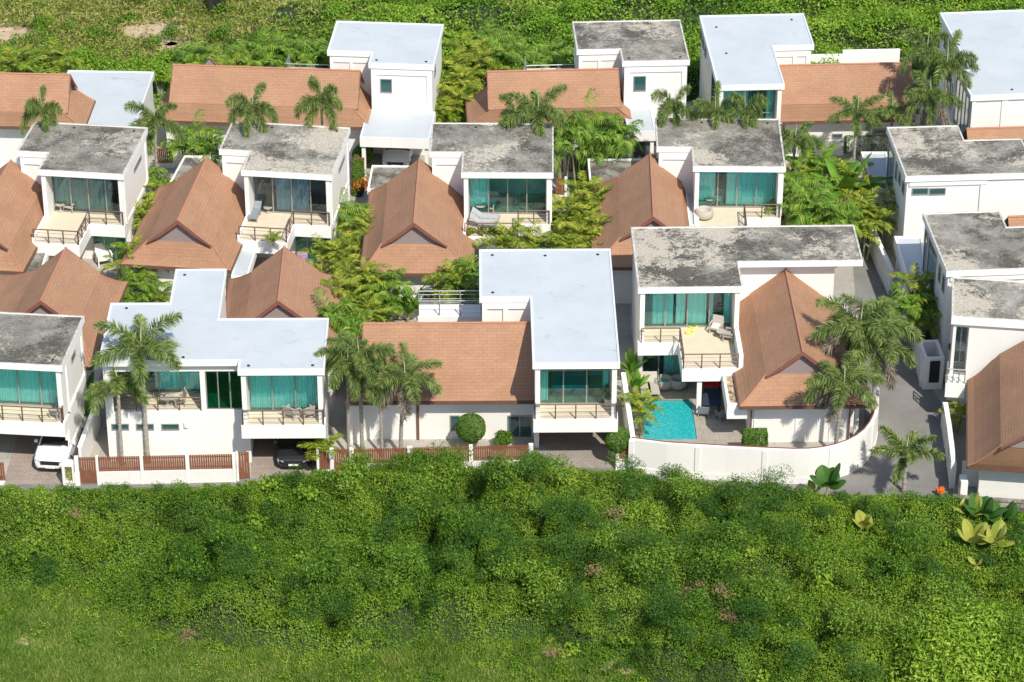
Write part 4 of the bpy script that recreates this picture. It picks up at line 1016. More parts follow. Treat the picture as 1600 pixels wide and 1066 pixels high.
# fields of the front thicket: where it begins (road side) and ends (grass side), in survey pixels of the ground
front_top = interp([(-200, 773), (120, 773), (370, 768), (480, 758), (560, 750), (980, 752), (1060, 762), (1130, 769), (1260, 780), (1340, 782), (1480, 790), (1520, 806), (1800, 820)])
front_bot = interp([(-200, 930), (0, 935), (130, 942), (250, 968), (350, 1005), (480, 1035), (620, 1045), (700, 1000), (860, 1022), (960, 1050), (1090, 1090), (1200, 1120), (1400, 1200), (1800, 1300)])
n_big = smooth_noise(3, [3.4], [1]); n_mid = smooth_noise(5, [1.5], [1]); n_sm = smooth_noise(6, [.62], [1]); n_w = smooth_noise(9, [2.4], [.9])
def thick_h(x, y):
    px, py = proj(x, y, 0); t = front_top(px); b = front_bot(px)
    b = b + 16*n_w(x*1.1+3, y*1.1) + 8*n_mid(y, x)
    e = np.clip(np.minimum((py-t)/10, (b-py)/16), 0, 1); e = e*e*(3-2*e)
    wx = x + n_w(x, y); wy = y*1.1 + n_w(y, x)
    hum = .15 + (1.5 + .9*np.clip((px-500)/400, 0, 1))*np.abs(n_big(wx, wy)) + 1.45*np.abs(n_mid(wx, wy)) + .75*np.abs(n_sm(x, y))
    cap = (.75 - .35*np.clip((px-980)/60, 0, 1) - .35*np.clip((450-px)/80, 0, 1) + np.clip((py-t)/70, 0, 1)*2.6)*(1 - .72*np.clip((350-px)/120, 0, 1)*np.clip((py-850)/50, 0, 1))
    return e*np.minimum(np.maximum(.12, hum), cap)
rng = np.random.default_rng(11)
def front_points(n, px0=-180, px1=1780, y0=755, y1=1230):
    a = G(px0, y1, 0); b = G(px1, y0, 0); c_ = G(px1, y1, 0)
    X = rng.uniform(min(a.x, -b.x*1.0), b.x, n); Y = rng.uniform(a.y, b.y, n); return X, Y
# carpet sheet under the leaves
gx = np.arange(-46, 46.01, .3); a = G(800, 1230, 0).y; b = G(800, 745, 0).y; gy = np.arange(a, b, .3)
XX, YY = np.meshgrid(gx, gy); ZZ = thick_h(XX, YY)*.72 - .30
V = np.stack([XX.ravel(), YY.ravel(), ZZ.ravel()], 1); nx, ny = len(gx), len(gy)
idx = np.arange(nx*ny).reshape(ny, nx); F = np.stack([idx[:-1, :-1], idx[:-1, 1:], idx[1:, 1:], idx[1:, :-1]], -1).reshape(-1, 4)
M['under'] = simple("painted_undergrowth_shade", (.03, .05, .014), 1, var=.5, scale=5)  # dark litter, its near-black colour painting in the shade of the leaf gaps
keep = (V[F][:, :, 2].max(1) > -.05); o = npmesh("undergrowth_shade", V, F[keep], M['under']); tag(o, "dark litter beneath the front thicket, with shade between the leaves painted in", None, kind="stuff")
# leafy carpet
X, Y = front_points(1050000); Hh = thick_h(X, Y); px, py = proj(X, Y, Hh); wx_ = X + n_w(X, Y); wy_ = Y*1.1 + n_w(Y, X); crease = (np.abs(n_big(wx_, wy_)) < .10) | (np.abs(n_mid(wx_, wy_)) < .09)
k = (Hh > .12) & (~crease | (rng.random(len(X)) < .30) | (proj(X, Y, 0)[1] < front_top(px)+16))
Xs, Ys = front_points(900000); Hs = thick_h(Xs, Ys); gr = np.hypot((thick_h(Xs+.12, Ys)-Hs)/.12, (thick_h(Xs, Ys+.12)-Hs)/.12)   # extra leaves on steep flanks
ks = (Hs > .04) & (gr > .75); X = np.concatenate([X[k], Xs[ks]]); Y = np.concatenate([Y[k], Ys[ks]]); Hh = np.concatenate([Hh[k], Hs[ks]]); n = len(X)
gxn = (thick_h(X+.2, Y)-Hh)/.2; gyn = (thick_h(X, Y+.2)-Hh)/.2
P = np.stack([X, Y, np.maximum(.05, Hh-.45*rng.random(n)**1.6+rng.normal(0, .07, n))], 1); Nn = np.stack([-gxn, -gyn, np.ones(n)], 1)
kind_f = smooth_noise(21, [3.5, 1.4, 8], [.6, .4, .6])
kv = kind_f(X, Y) + rng.normal(0, .45, n); px_, py_ = proj(X, Y, Hh)
vine = (kv > .35) | ((px_ > 1250) & (rng.random(n) < .6))
for sel, nm, mt, lb, sz in ((vine, "vine_cover", 'leaf_vine', "bright green creeper leaves spread over the front thicket", (.07, .145)), (~vine, "thicket_foliage", 'leaf_scrub', "dense mid green scrub leaves of the front thicket", (.065, .135))):
    v, f = diamonds(P[sel], Nn[sel], rng.uniform(*sz, sel.sum()), rng, .62, .95); tag(npmesh(nm, v, f, M[mt]), lb, None, kind="stuff")
# rounded bushes standing proud in the mass
def bush_mass(name, label, mat, centers, per, size, shell=.5, squash=.8, asp=.5, tilt=.7):
    Ps = []; Ds = []
    for (x, y, z, r) in centers:
        nl = 1 + rng.integers(3, 6)
        for q in range(nl):
            a = rng.uniform(0, 6.28); rr = r*.55*math.sqrt(rng.random()); lr = r*rng.uniform(.4, .65)
            Pq, Dq = ball_points(int(per*lr*lr), lr, rng, shell, squash, -.3); Ps.append(Pq + [x+rr*math.cos(a), y+rr*math.sin(a), z + rng.uniform(-.1, .35)*r]); Ds.append(Dq)
    P_ = np.concatenate(Ps); D_ = np.concatenate(Ds); v, f = diamonds(P_, D_+[0, 0, .3], rng.uniform(*size, len(P_)), rng, asp, tilt)
    return tag(npmesh(name, v, f, M[mat]), label, None, kind="stuff")
def centers(n, zf, rlo, rhi, pxr=(-180, 1780), inset_top=8, inset_bot=10, dens=None):
    out = []
    while len(out) < n:
        x, y = front_points(1); x, y = float(x[0]), float(y[0]); px, py = proj(x, y, 0)
        if not (front_top(px)+inset_top < py < front_bot(px)-inset_bot) or not pxr[0] < px < pxr[1]: continue
        if dens and rng.random() > dens(px, py): continue
        r = rng.uniform(rlo, rhi)*(.6 if py < front_top(px)+40 else 1); out.append((x, y, float(thick_h(x, y))*zf, r))
    return out
bush_mass("scrub_bushes", "rounded leafy scrub bushes rising out of the front thicket", 'leaf_scrub', centers(260, .95, .45, 1.15), 760, (.07, .15))
bush_mass("vine_mounds", "lime green creeper mounds in the front thicket", 'leaf_vine', centers(90, .95, .4, .95), 760, (.07, .14))
n_pat = smooth_noise(55, [110, 50], [.8, .4])
bush_mass("feathery_bushes", "dark green feathery scrub patches in the front thicket", 'leaf_dark', centers(330, 1.0, .4, 1.05, dens=lambda px, py: (1 if n_pat(px, py) > -.1 else .12)*(1 if 330 < px < 1280 else .45)), 800, (.10, .20), .9, .95, .20, 1.3)
bush_mass("broad_leaf_mounds", "larger-leaved climbing plants heaped over the front thicket", 'leaf_vine', centers(60, 1.0, .4, 1.1, dens=lambda px, py: 0 if (px > 1230 and py < 940) else 1 if n_pat(py, px) > 0 else .2), 170, (.16, .28), .6, .8, .7)
bush_mass("scrub_saplings", "young scrub trees standing up out of the front thicket", 'leaf_scrub', centers(80, 1.25, 1.0, 1.9, inset_top=40, inset_bot=25, dens=lambda px, py: 0 if (px > 1230 and py < 940) or (300 < px < 540 and py < 880) else 1 if px > 300 else .2), 300, (.10, .22), .75, 1.0, .45, .9)
bush_mass("dark_saplings", "dark feathery young trees standing in the middle of the front thicket", 'leaf_dark', centers(85, 1.2, .9, 1.6, inset_top=30, inset_bot=25, dens=lambda px, py: 0 if px < 540 and py < 880 else 1 if 400 < px < 1250 and n_pat(px, py) > -.15 else .08), 520, (.10, .22), .9, 1.0, .20, 1.3)
bush_mass("withered_bushes", "brown withered twigs and dead leaves in the lower middle of the thicket", 'twig', [(*G(px, py, 1.2)[:2], float(thick_h(*G(px, py, 1.2)[:2]))*1.0+.35, .8) for px, py in ((915, 935), (925, 950), (1075, 935), (1090, 950), (1125, 975), (1130, 1000), (960, 860), (1020, 900), (290, 975), (120, 820), (905, 920), (1060, 960), (985, 890), (870, 1000))], 170, (.12, .28), .9, .45, .14, 1.3)
def edge_pts(n, r0, r1, d0, d1, pr=(-160, 1150)):
    out = []
    while len(out) < n:
        px = rng.uniform(*pr); py = float(front_bot(px)) + rng.uniform(d0, d1); p = G(px, py, 0)
        if float(thick_h(p.x, p.y)) < .5: out.append((p.x, p.y, .0, rng.uniform(r0, r1)))
    return out
bush_mass("edge_weeds", "waist-high weeds where the front thicket thins into grass", 'leaf_scrub', edge_pts(170, .25, .75, -60, 60), 330, (.08, .18), .7, .75)
bush_mass("edge_creepers", "lime creepers running out of the thicket over the grass", 'leaf_vine', edge_pts(110, .25, .7, -70, 35), 300, (.08, .17), .8, .45)
# grass in front of the thicket
X, Y = front_points(260000, y0=840, y1=1180); px, py = proj(X, Y, 0); k = (py > front_bot(px)-55); X, Y = X[k], Y[k]; n = len(X)
tall = smooth_noise(8, [1.8, 5], [.5, .5])(X, Y)
hgt = .14 + .10*rng.random(n) + np.clip(tall, 0, 1)*.30; az = rng.uniform(0, 6.28, n); wd = .022 + .02*rng.random(n)
dx, dy = np.cos(az), np.sin(az); ln = rng.normal(0, .45, (n, 2))*hgt[:, None]
V = np.stack([np.stack([X-dx*wd, Y-dy*wd, 0*X], 1), np.stack([X+dx*wd, Y+dy*wd, 0*X], 1), np.stack([X+ln[:, 0], Y+ln[:, 1], hgt], 1)], 1).reshape(-1, 3)
tag(npmesh("grass", V, np.arange(3*n).reshape(n, 3), M['grass']), "rough green grass in front of the thicket along the bottom edge", None, kind="stuff")
bush_mass("weed_tufts", "low leafy weed tufts scattered over the front grass", 'leaf_scrub', [(float(x), float(y), .0, r) for x, y, r in [(*G(rng.uniform(-60, 1100), rng.uniform(930, 1110), 0)[:2], rng.uniform(.2, .5)) for _ in range(90)] if proj(x, y, 0)[1] > front_bot(proj(x, y, 0)[0])-25], 260, (.07, .16), .6, .6)
# ------------------------------------------------------------------ land behind the estate
rear_front = interp([(-300, 168), (250, 172), (520, 170), (720, 168), (900, 165), (1260, 150), (1420, 118), (1480, 112), (1900, 110)])
rh = smooth_noise(31, [3, 1.2, 9], [.5, .22, .8])
def rear_h(x, y):
    px, py = proj(x, y, 0); e = np.clip((rear_front(px)-py)/10, 0, 1)
    green = np.clip((px-380)/200, 0, 1); return e*np.maximum(.12, (.35 + 1.05*green + (.25+.75*green)*(1.5*np.abs(rh(x, y)) + .9*np.abs(rh(y*2.1, x*2.1)) - .5)))
yb = G(800, 175, 0).y; X = rng.uniform(-64, 64, 330000); Y = yb + 44*rng.random(330000)**1.15
px, py = proj(X, Y, 0); Hh = rear_h(X, Y); sand = smooth_noise(77, [2.5, 1.1], [.6, .3])(X, Y)
def near(px, py, cx, cy, rx, ry): return np.exp(-((px-cx)/rx)**2-((py-cy)/ry)**2)
bare = near(px, py, 15, 62, 55, 20) + near(px, py, 252, 52, 55, 13) + near(px, py, 270, 76, 30, 9) + near(px, py, 450, 40, 30, 10)*.7 + sand*.22
k = (Hh > .05) & ((bare < .55) | (rng.random(len(X)) < .03)); X, Y, Hh = X[k], Y[k], Hh[k]; px, py = px[k], py[k]; n = len(X)
dryf = np.clip((620-px)/260, 0, 1)*1.0*np.clip((120-py)/40, 0, 1) + smooth_noise(41, [4, 1.5], [.3, .2])(X, Y)*.6
dry = rng.random(n) < np.clip(dryf, 0, .9)
P = np.stack([X, Y, np.maximum(.05, Hh-.4*rng.random(n)**1.6+rng.normal(0, .08, n))], 1); Nn = np.tile([0, 0, 1.0], (n, 1)) + rng.normal(0, .7, (n, 3))
v, f = diamonds(P[~dry], Nn[~dry], rng.uniform(.16, .30, (~dry).sum()), rng, .6, .5); tag(npmesh("rear_scrub", v, f, M['leaf_rear']), "green scrub covering the ground behind the back row", None, kind="stuff")
v, f = diamonds(P[dry], Nn[dry]*[1, 1, .3], rng.uniform(.28, .55, dry.sum()), rng, .24, .8); tag(npmesh("dry_grass", v, f, M['leaf_dry']), "yellowing long grass on the sandy slope at top left", None, kind="stuff")
M['dryland'] = simple("dry_slope_soil", (.20, .20, .075), 1, var=.5, scale=.9)
m = MB(); m.poly([tuple(G(x, y, .012)) for x, y in ((-400, 128), (430, 132), (560, 60), (640, -60), (-500, -60))]); o = m.build("dry_slope", M['dryland']); o["kind"] = "structure"
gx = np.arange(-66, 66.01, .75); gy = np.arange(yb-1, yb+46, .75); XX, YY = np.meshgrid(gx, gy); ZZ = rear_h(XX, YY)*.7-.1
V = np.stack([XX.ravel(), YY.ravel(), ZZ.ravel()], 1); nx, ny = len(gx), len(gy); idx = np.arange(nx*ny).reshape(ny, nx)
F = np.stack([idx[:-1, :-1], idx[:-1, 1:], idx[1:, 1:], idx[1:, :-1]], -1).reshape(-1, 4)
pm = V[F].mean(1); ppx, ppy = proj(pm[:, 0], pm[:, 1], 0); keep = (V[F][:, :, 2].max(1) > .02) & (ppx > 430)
tag(npmesh("rear_undergrowth_shade", V, F[keep], M['under']), "dark litter beneath the rear scrub, with shade between the leaves painted in", None, kind="stuff")  # same near-black colour, painted shade below the rear leaves
M['sand'] = simple("pale_sand", (.46, .36, .24), 1, var=.25, scale=1.2)
for (px_, py_, sx, sy) in ((10, 62, 3.6, 2.8), (252, 52, 3.2, 2.0), (275, 78, 1.6, 1.2)):
    m = MB(); p = G(px_, py_, 0); m.poly([(p.x + sx*math.cos(t)*(1+.2*math.sin(3*t+px_)), p.y + sy*math.sin(t)*(1+.25*math.sin(4*t)), .03) for t in np.linspace(0, 6.28, 40)[:-1]]); o = m.build("sand", M['sand']); o["kind"] = "structure"
for (px_, py_, sx, sy) in ((970, 1040, 1.1, .7), (725, 1012, .4, .3), (38, 1003, .5, .3)):
    m = MB(); p = G(px_, py_, 0); m.poly([(p.x + sx*math.cos(t)*(1+.2*math.sin(3*t+px_)), p.y + sy*math.sin(t)*(1+.25*math.sin(4*t)), .015) for t in np.linspace(0, 6.28, 30)[:-1]]); o = m.build("bare_soil", M['sand']); o["kind"] = "structure"
def rear_centers(n, r0, r1, pxr, pyr):
    out = []
    while len(out) < n:
        px, py = rng.uniform(*pxr), rng.uniform(*pyr)
        if py > rear_front(px)-6: continue
        p = G(px, py, 0); out.append((p.x, p.y, float(rear_h(p.x, p.y))*.8, rng.uniform(r0, r1)))
    return out
bush_mass("rear_bushes", "rounded green bushes in the scrub behind the back row", 'leaf_rear', rear_centers(210, .7, 2.1, (520, 1750), (-30, 140)), 170, (.15, .28))
bush_mass("rear_dark_bushes", "dark bushes dotted over the grassy slope at top left", 'leaf_scrub', rear_centers(46, .6, 1.6, (-100, 600), (-20, 118)), 170, (.14, .26))
bush_mass("rear_hedge", "green hedge-like growth along the rear boundary at top left", 'leaf_rear', rear_centers(60, .8, 1.5, (-100, 560), (88, 150)), 200, (.14, .26))
# ================================================================== fences and garden walls
def line_frame(p, q, z=0):
    A_, B_ = G(*p, z), G(*q, z); yaw = -math.degrees(math.atan2(B_.y-A_.y, B_.x-A_.x)); f = Frame(*p, z, yaw); return f, (B_-A_).length
def slat_panel(root, u0, u1, z0, z1, name="slat_panel", v=0.0):
    m = MB(); n = max(3, int((u1-u0)/.125)); st = (u1-u0)/n
    for k in range(n): m.box(u0+k*st+.012, u0+(k+1)*st-.012, v-.02, v+.02, z0, z1)
    m.box(u0, u1, v+.022, v+.05, z0+.12, z0+.18); m.box(u0, u1, v+.022, v+.05, z1-.2, z1-.14)
    return m.build(name, M['slats'], root)
def fence(p, q, label, posts=(), panels=(), gates=(), base=.85, h=1.85, py=730, cat="fence", name="boundary_fence"):
    fr, L = line_frame(p, q); root = thing(name, label, cat, (fr.x, fr.y, 0), -fr.a); X = lambda px: fr.onv(px, py, 0)[0]
    gs = [(X(a), X(b)) for a, b in gates]; m = MB(); cur = 0
    for a, b in sorted(gs): 
        if a > cur: m.box(cur, a, -.1, .1, 0, base)
        cur = b
    if L > cur: m.box(cur, L, -.1, .1, 0, base)
    ob = m.build("base_wall", M['wall'], root)
    m = MB()
    for a, b in sorted(gs + [(L, L)]) if False else []: pass
    for a, b in posts:
        pm = MB(); pm.box(X(a), X(b), -.13, .13, 0, h+.05); pm.build("post", M['trim'], root)
    for a, b in panels: slat_panel(root, X(a), X(b), base+.03, h)
    for a, b in gates: slat_panel(root, X(a)+.02, X(b)-.02, .12, h, "gate")
    return root
fence((118, 757.5), (368, 752), "white boundary wall with three brown slatted panels and a gate, below the two palms", posts=[(118, 124), (151.5, 155), (220, 225), (291, 297), (364, 369)],
      panels=[(155, 220), (225, 291), (297, 364)], gates=[(124.5, 151)], py=740)
fence((370, 750.5), (392, 748.5), "single brown slatted gate leaf left of the dark car", gates=[(373, 391)], posts=[(370, 372.8)], py=738)
fence((516, 745), (831, 737.5), "white and brown slatted fence in front of the broad terracotta roof, partly hidden by bushes", posts=[(516, 522), (547, 553), (637, 645), (733, 739), (826, 833)],
      panels=[(553, 637), (645, 733), (739, 826)], gates=[(522, 547)], py=725)
fence((498, 746), (515, 745), "short brown slatted panel to the right of the dark car", panels=[(499, 515)], posts=[(495, 499)], base=.5, py=730)
fence((962, 733), (984, 733), "narrow brown gate panel between the round bush and the curved white wall", panels=[(967, 981)], posts=[(962, 967), (981, 985)], base=.7, py=720)
fence((-30, 757), (8.5, 757), "brown gate panel at the left edge beside the white car", panels=[(-30, 8)], base=.25, h=1.5, py=745)
fr, L = line_frame((100, 757), (118, 757.5)); root = thing("gate_pillar", "white gate pillar with a slot of yellow flowering plants, right of the white car", "pillar", (fr.x, fr.y, 0), -fr.a)
m = MB(); m.box(0, .16, -.25, .25, 0, 1.55); m.box(.58, L, -.25, .25, 0, 1.55); m.box(.16, .58, -.25, .25, 0, .3); m.box(.16, .58, -.25, .25, 1.35, 1.55); m.box(.16, .58, .1, .25, .3, 1.35); m.build("pillar", M['trim'], root)
P_, D_ = ball_points(300, .22, rng, .5, 2.2, -1); P_ += [.37, -.08, .82]; P_[:, 1] = np.clip(P_[:, 1], -.24, .1); P_[:, 0] = np.clip(P_[:, 0], .17, .57); v, f = diamonds(P_, D_, rng.uniform(.06, .12, len(P_)), rng); npmesh("plants", v, f, M['leaf_taro_yellow'], root)
def wall_path(name, label, pts, h, t=.2, coping='trim', pil=(), cat="wall", mat='wall', pil_gap=None):
    P0 = pts[0]; root = thing(name, label, cat, (P0.x, P0.y, 0)); q = [Vector((p.x-P0.x, p.y-P0.y)) for p in pts]
    def off(d):
        out = []
        for i, p in enumerate(q):
            e = (q[min(i+1, len(q)-1)] - q[max(i-1, 0)]).normalized(); out.append((p.x - e.y*d, p.y + e.x*d))
        return out
    A_, B_ = off(t/2), off(-t/2); m = MB(); n = len(q)
    for i in range(n-1): m.prism([B_[i], B_[i+1], A_[i+1], A_[i]], 0, h)
    m.build("wall", M[mat], root)
    w_c = .0 if coping == 'barge' else .04; A_, B_ = off(t/2+w_c), off(-t/2-w_c); m = MB()
    for i in range(n-1): m.prism([B_[i], B_[i+1], A_[i+1], A_[i]], h+.002, h+.05)
    m.build("coping", M['trim' if coping == 'barge' else coping], root)
    if coping == 'barge':
        A_, B_ = off(t/2+.03), off(t/2-.04); m = MB()
        for i in range(n-1): m.prism([B_[i], B_[i+1], A_[i+1], A_[i]], h+.054, h+.09)
        m.build("trim_line", M['barge'], root)
    if pil_gap:
        A_, B_ = off(t/2+.03), off(-t/2-.03); 
        m = MB()
        for i in range(n-1): m.prism([B_[i], B_[i+1], A_[i+1], A_[i]], 0, .42)
        m.build("plinth", M[mat], root)
        acc = 0; nxt = 0
        for i in range(n-1):
            seg = (q[i+1]-q[i]).length
            while nxt <= acc + seg:
                c = q[i] + (q[i+1]-q[i])*((nxt-acc)/seg); e = (q[i+1]-q[i]).normalized(); s = Vector((-e.y, e.x)); a = .14; b = t/2+.06
                m = MB(); m.prism([tuple(c-e*a-s*b), tuple(c+e*a-s*b), tuple(c+e*a+s*b), tuple(c-e*a+s*b)], 0, h-.03); m.build("pier", M[mat], root); nxt += pil_gap
            acc += seg
    return root
cv = [(986, 737), (1041, 744), (1100, 747.5), (1150, 750.5), (1202, 753), (1240, 754.5), (1262, 754), (1284, 751.5), (1303, 747), (1322, 740.5), (1337, 732.5), (1349, 723), (1358, 711), (1364, 699), (1367, 686), (1367, 668), (1366, 655)]
wall_path("curved_wall", "long curved white boundary wall with shallow panels, bending round the pool garden into the lane", [G(x, y, 0) for x, y in cv], 2.2, .22, 'barge', pil_gap=3.85)
wall_path("side_wall", "straight white garden wall running back from the pool, left of the turquoise water", [G(989, 684, 2.2), G(974, 582, 2.2)], 2.15, .2)
wall_path("side_wall", "white garden wall in the gap beside the grey-roofed villa with the white car", [G(124, 697, 1.9), G(152, 622, 1.9)], 1.8, .18)
wall_path("garden_wall", "low white garden wall behind the big-leaved plants under the middle terracotta roof", [G(610, 463, 1.6), G(748, 463, 1.6)], 1.6, .2)
wall_path("garden_wall", "white garden wall below the left-hand middle villa, beside the pebble canopy", [G(-20, 452, 1.5), G(42, 455, 1.5)], 1.5, .2)
wall_path("garden_wall", "white garden wall between the yellow-green palms and the pale blue T-shaped roof", [G(205, 455, 1.2), G(275, 458, 1.2)], 1.2, .2)
wall_path("lane_wall", "white wall with a coping along the far part of the lane", [G(1362, 395, 0), G(1372, 420, 0), G(1391, 462, 0)], 1.8, .2, pil_gap=2.6)
wall_path("lane_wall", "white wall with piers along the lane next to the yellow-green palms", [G(1408, 482, 0), G(1424, 528, 0), G(1441, 606, 0)], 1.8, .2, pil_gap=3.2)
wall_path("lane_wall", "white splayed wall at the foot of the lane in front of the wide terracotta roof", [G(1474, 668, 0), G(1480, 705, 0), G(1487, 762, 0)], 1.7, .2, pil_gap=2.2)
wall_path("rear_wall", "white wall across the back of the yard behind the big blue-roofed villa at top right", [G(1300, 222, 0), G(1400, 222, 0)], 1.3, .2) 
wall_path("concrete_kerb_wall", "rough grey retaining wall under the white villa at the right edge", [G(1488, 790, 0), G(1620, 800, 0)], .6, .3, mat='roof_grey', coping='roof_grey')
fr, L = line_frame((1441, 609), (1472, 608)); root = thing("gatehouse", "small white utility enclosure with a black door, standing in the lane", "enclosure", (fr.x, fr.y, 0), -fr.a)
m = MB(); m.box(0, L, 0, .2, 0, 2.2); m.box(0, .2, .2, 2.2, 0, 2.2); m.box(L-.2, L, .2, 2.2, 0, 2.2); m.box(.2, L-.2, 2.0, 2.2, 0, 2.2); m.build("wall", M['wall'], root)
m = MB(); m.box(.35, L-.25, -.05, -.003, .5, 2.0); m.build("door", M['black'], root)
fence((868, 276), (905, 276), "brown slatted fence and white post in the lane behind the villa with teal corner glass", panels=[(870, 880), (885, 903)], posts=[(880, 885)], base=.3, h=1.7, py=268)
fence((867, 309), (884, 309), "small brown slatted gate beside the wall of the villa with teal corner glass", panels=[(868, 882)], posts=[(882, 886)], base=.2, h=1.5, py=300)
fence((552, 283), (572, 283), "brown slatted fence beside the round bush, by the white carport", panels=[(553, 570)], base=.3, h=1.8, py=270)
fence((245, 262), (272, 262), "brown slatted fence between the two left-hand middle villas", panels=[(246, 270)], base=.3, h=1.5, py=255)

# driveways
sheet("driveway", [(4, 757), (103, 757), (113, 662), (34, 662)], .016, M['paver_pink'])
sheet("driveway", [(392, 748), (500, 745), (500, 660), (392, 660)], .017, M['paver_pink'])
sheet("driveway", [(833, 733), (963, 731), (961, 640), (838, 640)], .018, M['paver_tan'])

# ================================================================== cars
def loft(m, sts, half):
    """sts: list of (y, list of (x,z)) half sections mirrored"""
    rows = []
    for y, sec in sts:
        rows.append([(x, y, z) for x, z in sec] + [(-x, y, z) for x, z in sec[::-1]])
    n = len(rows[0]); vs = [p for r_ in rows for p in r_]
    fs = [(i*n+k, i*n+(k+1) % n, (i+1)*n+(k+1) % n, (i+1)*n+k) for i in range(len(rows)-1) for k in range(n)]
    fs += [tuple(range(n))[::-1], tuple(range((len(rows)-1)*n, len(rows)*n))]; m.add(vs, fs)
def car(name, label, x, y, yaw, pk, suv=True):
    root = thing(name, label, "car", (x, y, .02), yaw); root.scale = (1.1, 1.1, 1.1); hz = .08 if suv else -.06
    def sec(w, zb, zt, cr): return [(0, zb), (w*.86, zb), (w*.97, zb+.12), (w, .55), (w*.985, zt-.12), (w*.90, zt-.02), (w*.6, zt+cr*.7), (0, zt+cr)]
    m = MB(); loft(m, [(0, sec(.70, .34, .62+hz, .02)), (.06, sec(.80, .28, .72+hz, .03)), (.25, sec(.88, .24, .82+hz, .04)), (.6, sec(.92, .22, .89+hz, .05)), (1.15, sec(.93, .22, .95+hz, .05)),
        (1.3, sec(.93, .22, .97+hz, .03)), (2.4, sec(.94, .22, .98+hz, 0)), (3.7, sec(.93, .22, 1.0+hz, 0)), (4.3, sec(.90, .26, .98+hz, 0)), (4.5, sec(.82, .34, .85+hz, 0))], True)
    m.build("body", M[pk], root, smooth=False)
    z0 = .95+hz; z1 = 1.50+hz
    m = MB(); loft(m, [(1.12, [(0, z0-.02), (.80, z0-.02), (.79, z0), (0, z0+.03)]), (1.95, [(0, z0-.02), (.84, z0-.02), (.66, z1-.03), (0, z1)]), (3.3, [(0, z0-.02), (.84, z0-.02), (.67, z1+.0), (0, z1+.04)]), (4.32, [(0, z0-.02), (.80, z0-.02), (.74, z0+.08), (0, z0+.12)])], True)
    m.build("windows", M['carglass'], root)
    m = MB(); loft(m, [(1.90, [(0, z1-.05), (.60, z1-.06), (.62, z1-.02), (0, z1+.02)]), (2.1, [(0, z1-.05), (.66, z1-.06), (.66, z1), (0, z1+.05)]), (3.4, [(0, z1-.05), (.66, z1-.06), (.66, z1+.02), (0, z1+.07)]), (3.75, [(0, z1-.12), (.62, z1-.13), (.62, z1-.07), (0, z1-.03)])], True); m.build("roof", M[pk], root)
    m = MB()
    for s in (-1, 1): m = MB(); m.tube([(s*.79, 1.14, z0+.0), (s*.665, 1.95, z1-.03)], .035, 5); m.build("windscreen_pillar", M[pk], root)
    m = MB(); m.box(-.5, .5, -.02, .08, .47+hz, .68+hz); m.build("grille", M['black'], root)
    m = MB(); m.box(-.6, .6, -.035, .1, .28, .36); m.build("bumper_trim", M['black'], root)
    m = MB(); m.box(-.26, .26, -.045, -.0, .36, .46); m.build("number_plate", M['plate'], root)
    for s in (-1, 1):
        h_ = MB(); h_.prism([(s*.52, -.02), (s*.84, .10), (s*.89, .42), (s*.80, .30), (s*.52, .08)][::s], .60+hz, .70+hz); h_.build("headlight", M['lens'], root)
        mi = MB(); mi.box(min(s*.93, s*1.10), max(s*.93, s*1.10), 1.35, 1.47, z0+.02, z0+.17); mi.build("wing_mirror", M[pk], root)
        for yy in (.85, 3.6):
            w_ = MB(); w_.T = lambda a, b, c, s=s, yy=yy: (s*.84 + c, yy + a, .33 + b); w_.lathe([(.20, -.10), (.31, -.11), (.33, -.08), (.33, .08), (.31, .11), (.20, .10)], 18)
            wo = w_.build("wheel", M['rubber'], root, smooth=False)
            r_ = MB(); r_.T = w_.T; r_.lathe([(.19, s*.10), (.17, s*.115), (.05, s*.125)], 12); r_.build("rim", M['steel'], wo)
    return root
p = frA.W(*frA.L(79, 741, 0)); car("parked_car", "white car with dark windscreen parked nose out in the left carport", p.x, p.y, -frA.a, 'car_white')
p = frB.W(*frB.L(459, 737, 0)); car("parked_car", "dark grey car in the shade of the second carport, nose to the road", p.x, p.y, -frB.a, 'car_black', False)
p = G(618, 268, 0); car("parked_car", "white car under the pale canopy of the back row villa", p.x, p.y, -frT2.a, 'car_white', False)
p = G(1010, 262, 0); car("parked_car", "black car deep in shadow under the small canopy in the back row", p.x, p.y, -frT3.a, 'car_black', False)

# ================================================================== furniture
def chair(name, label, mat, cush=None):
    root = thing(name, label, "armchair"); m = MB(); m.box(-.32, .32, -.32, .3, .32, .42); m.build("seat", M[mat], root)
    if cush: m = MB(); m.box(-.27, .27, -.28, .24, .42, .50); m.build("cushion", M[cush], root)
    m = MB(); m.add([(-.34, .26, .36), (.34, .26, .36), (.36, .42, .95), (-.36, .42, .95), (-.34, .32, .36), (.34, .32, .36), (.36, .48, .95), (-.36, .48, .95)], [(0,1,2,3),(7,6,5,4),(0,4,5,1),(1,5,6,2),(2,6,7,3),(3,7,4,0)]); m.build("backrest", M[mat], root)
    for s in (-1, 1):
        m = MB(); m.box(s*.36-.04, s*.36+.04, -.32, .34, .58, .64); m.build("armrest", M[mat], root)
        for y in (-.28, .28): m = MB(); m.box(s*.34-.03, s*.34+.03, y-.03, y+.03, 0, .6); m.build("leg", M[mat], root)
    return root
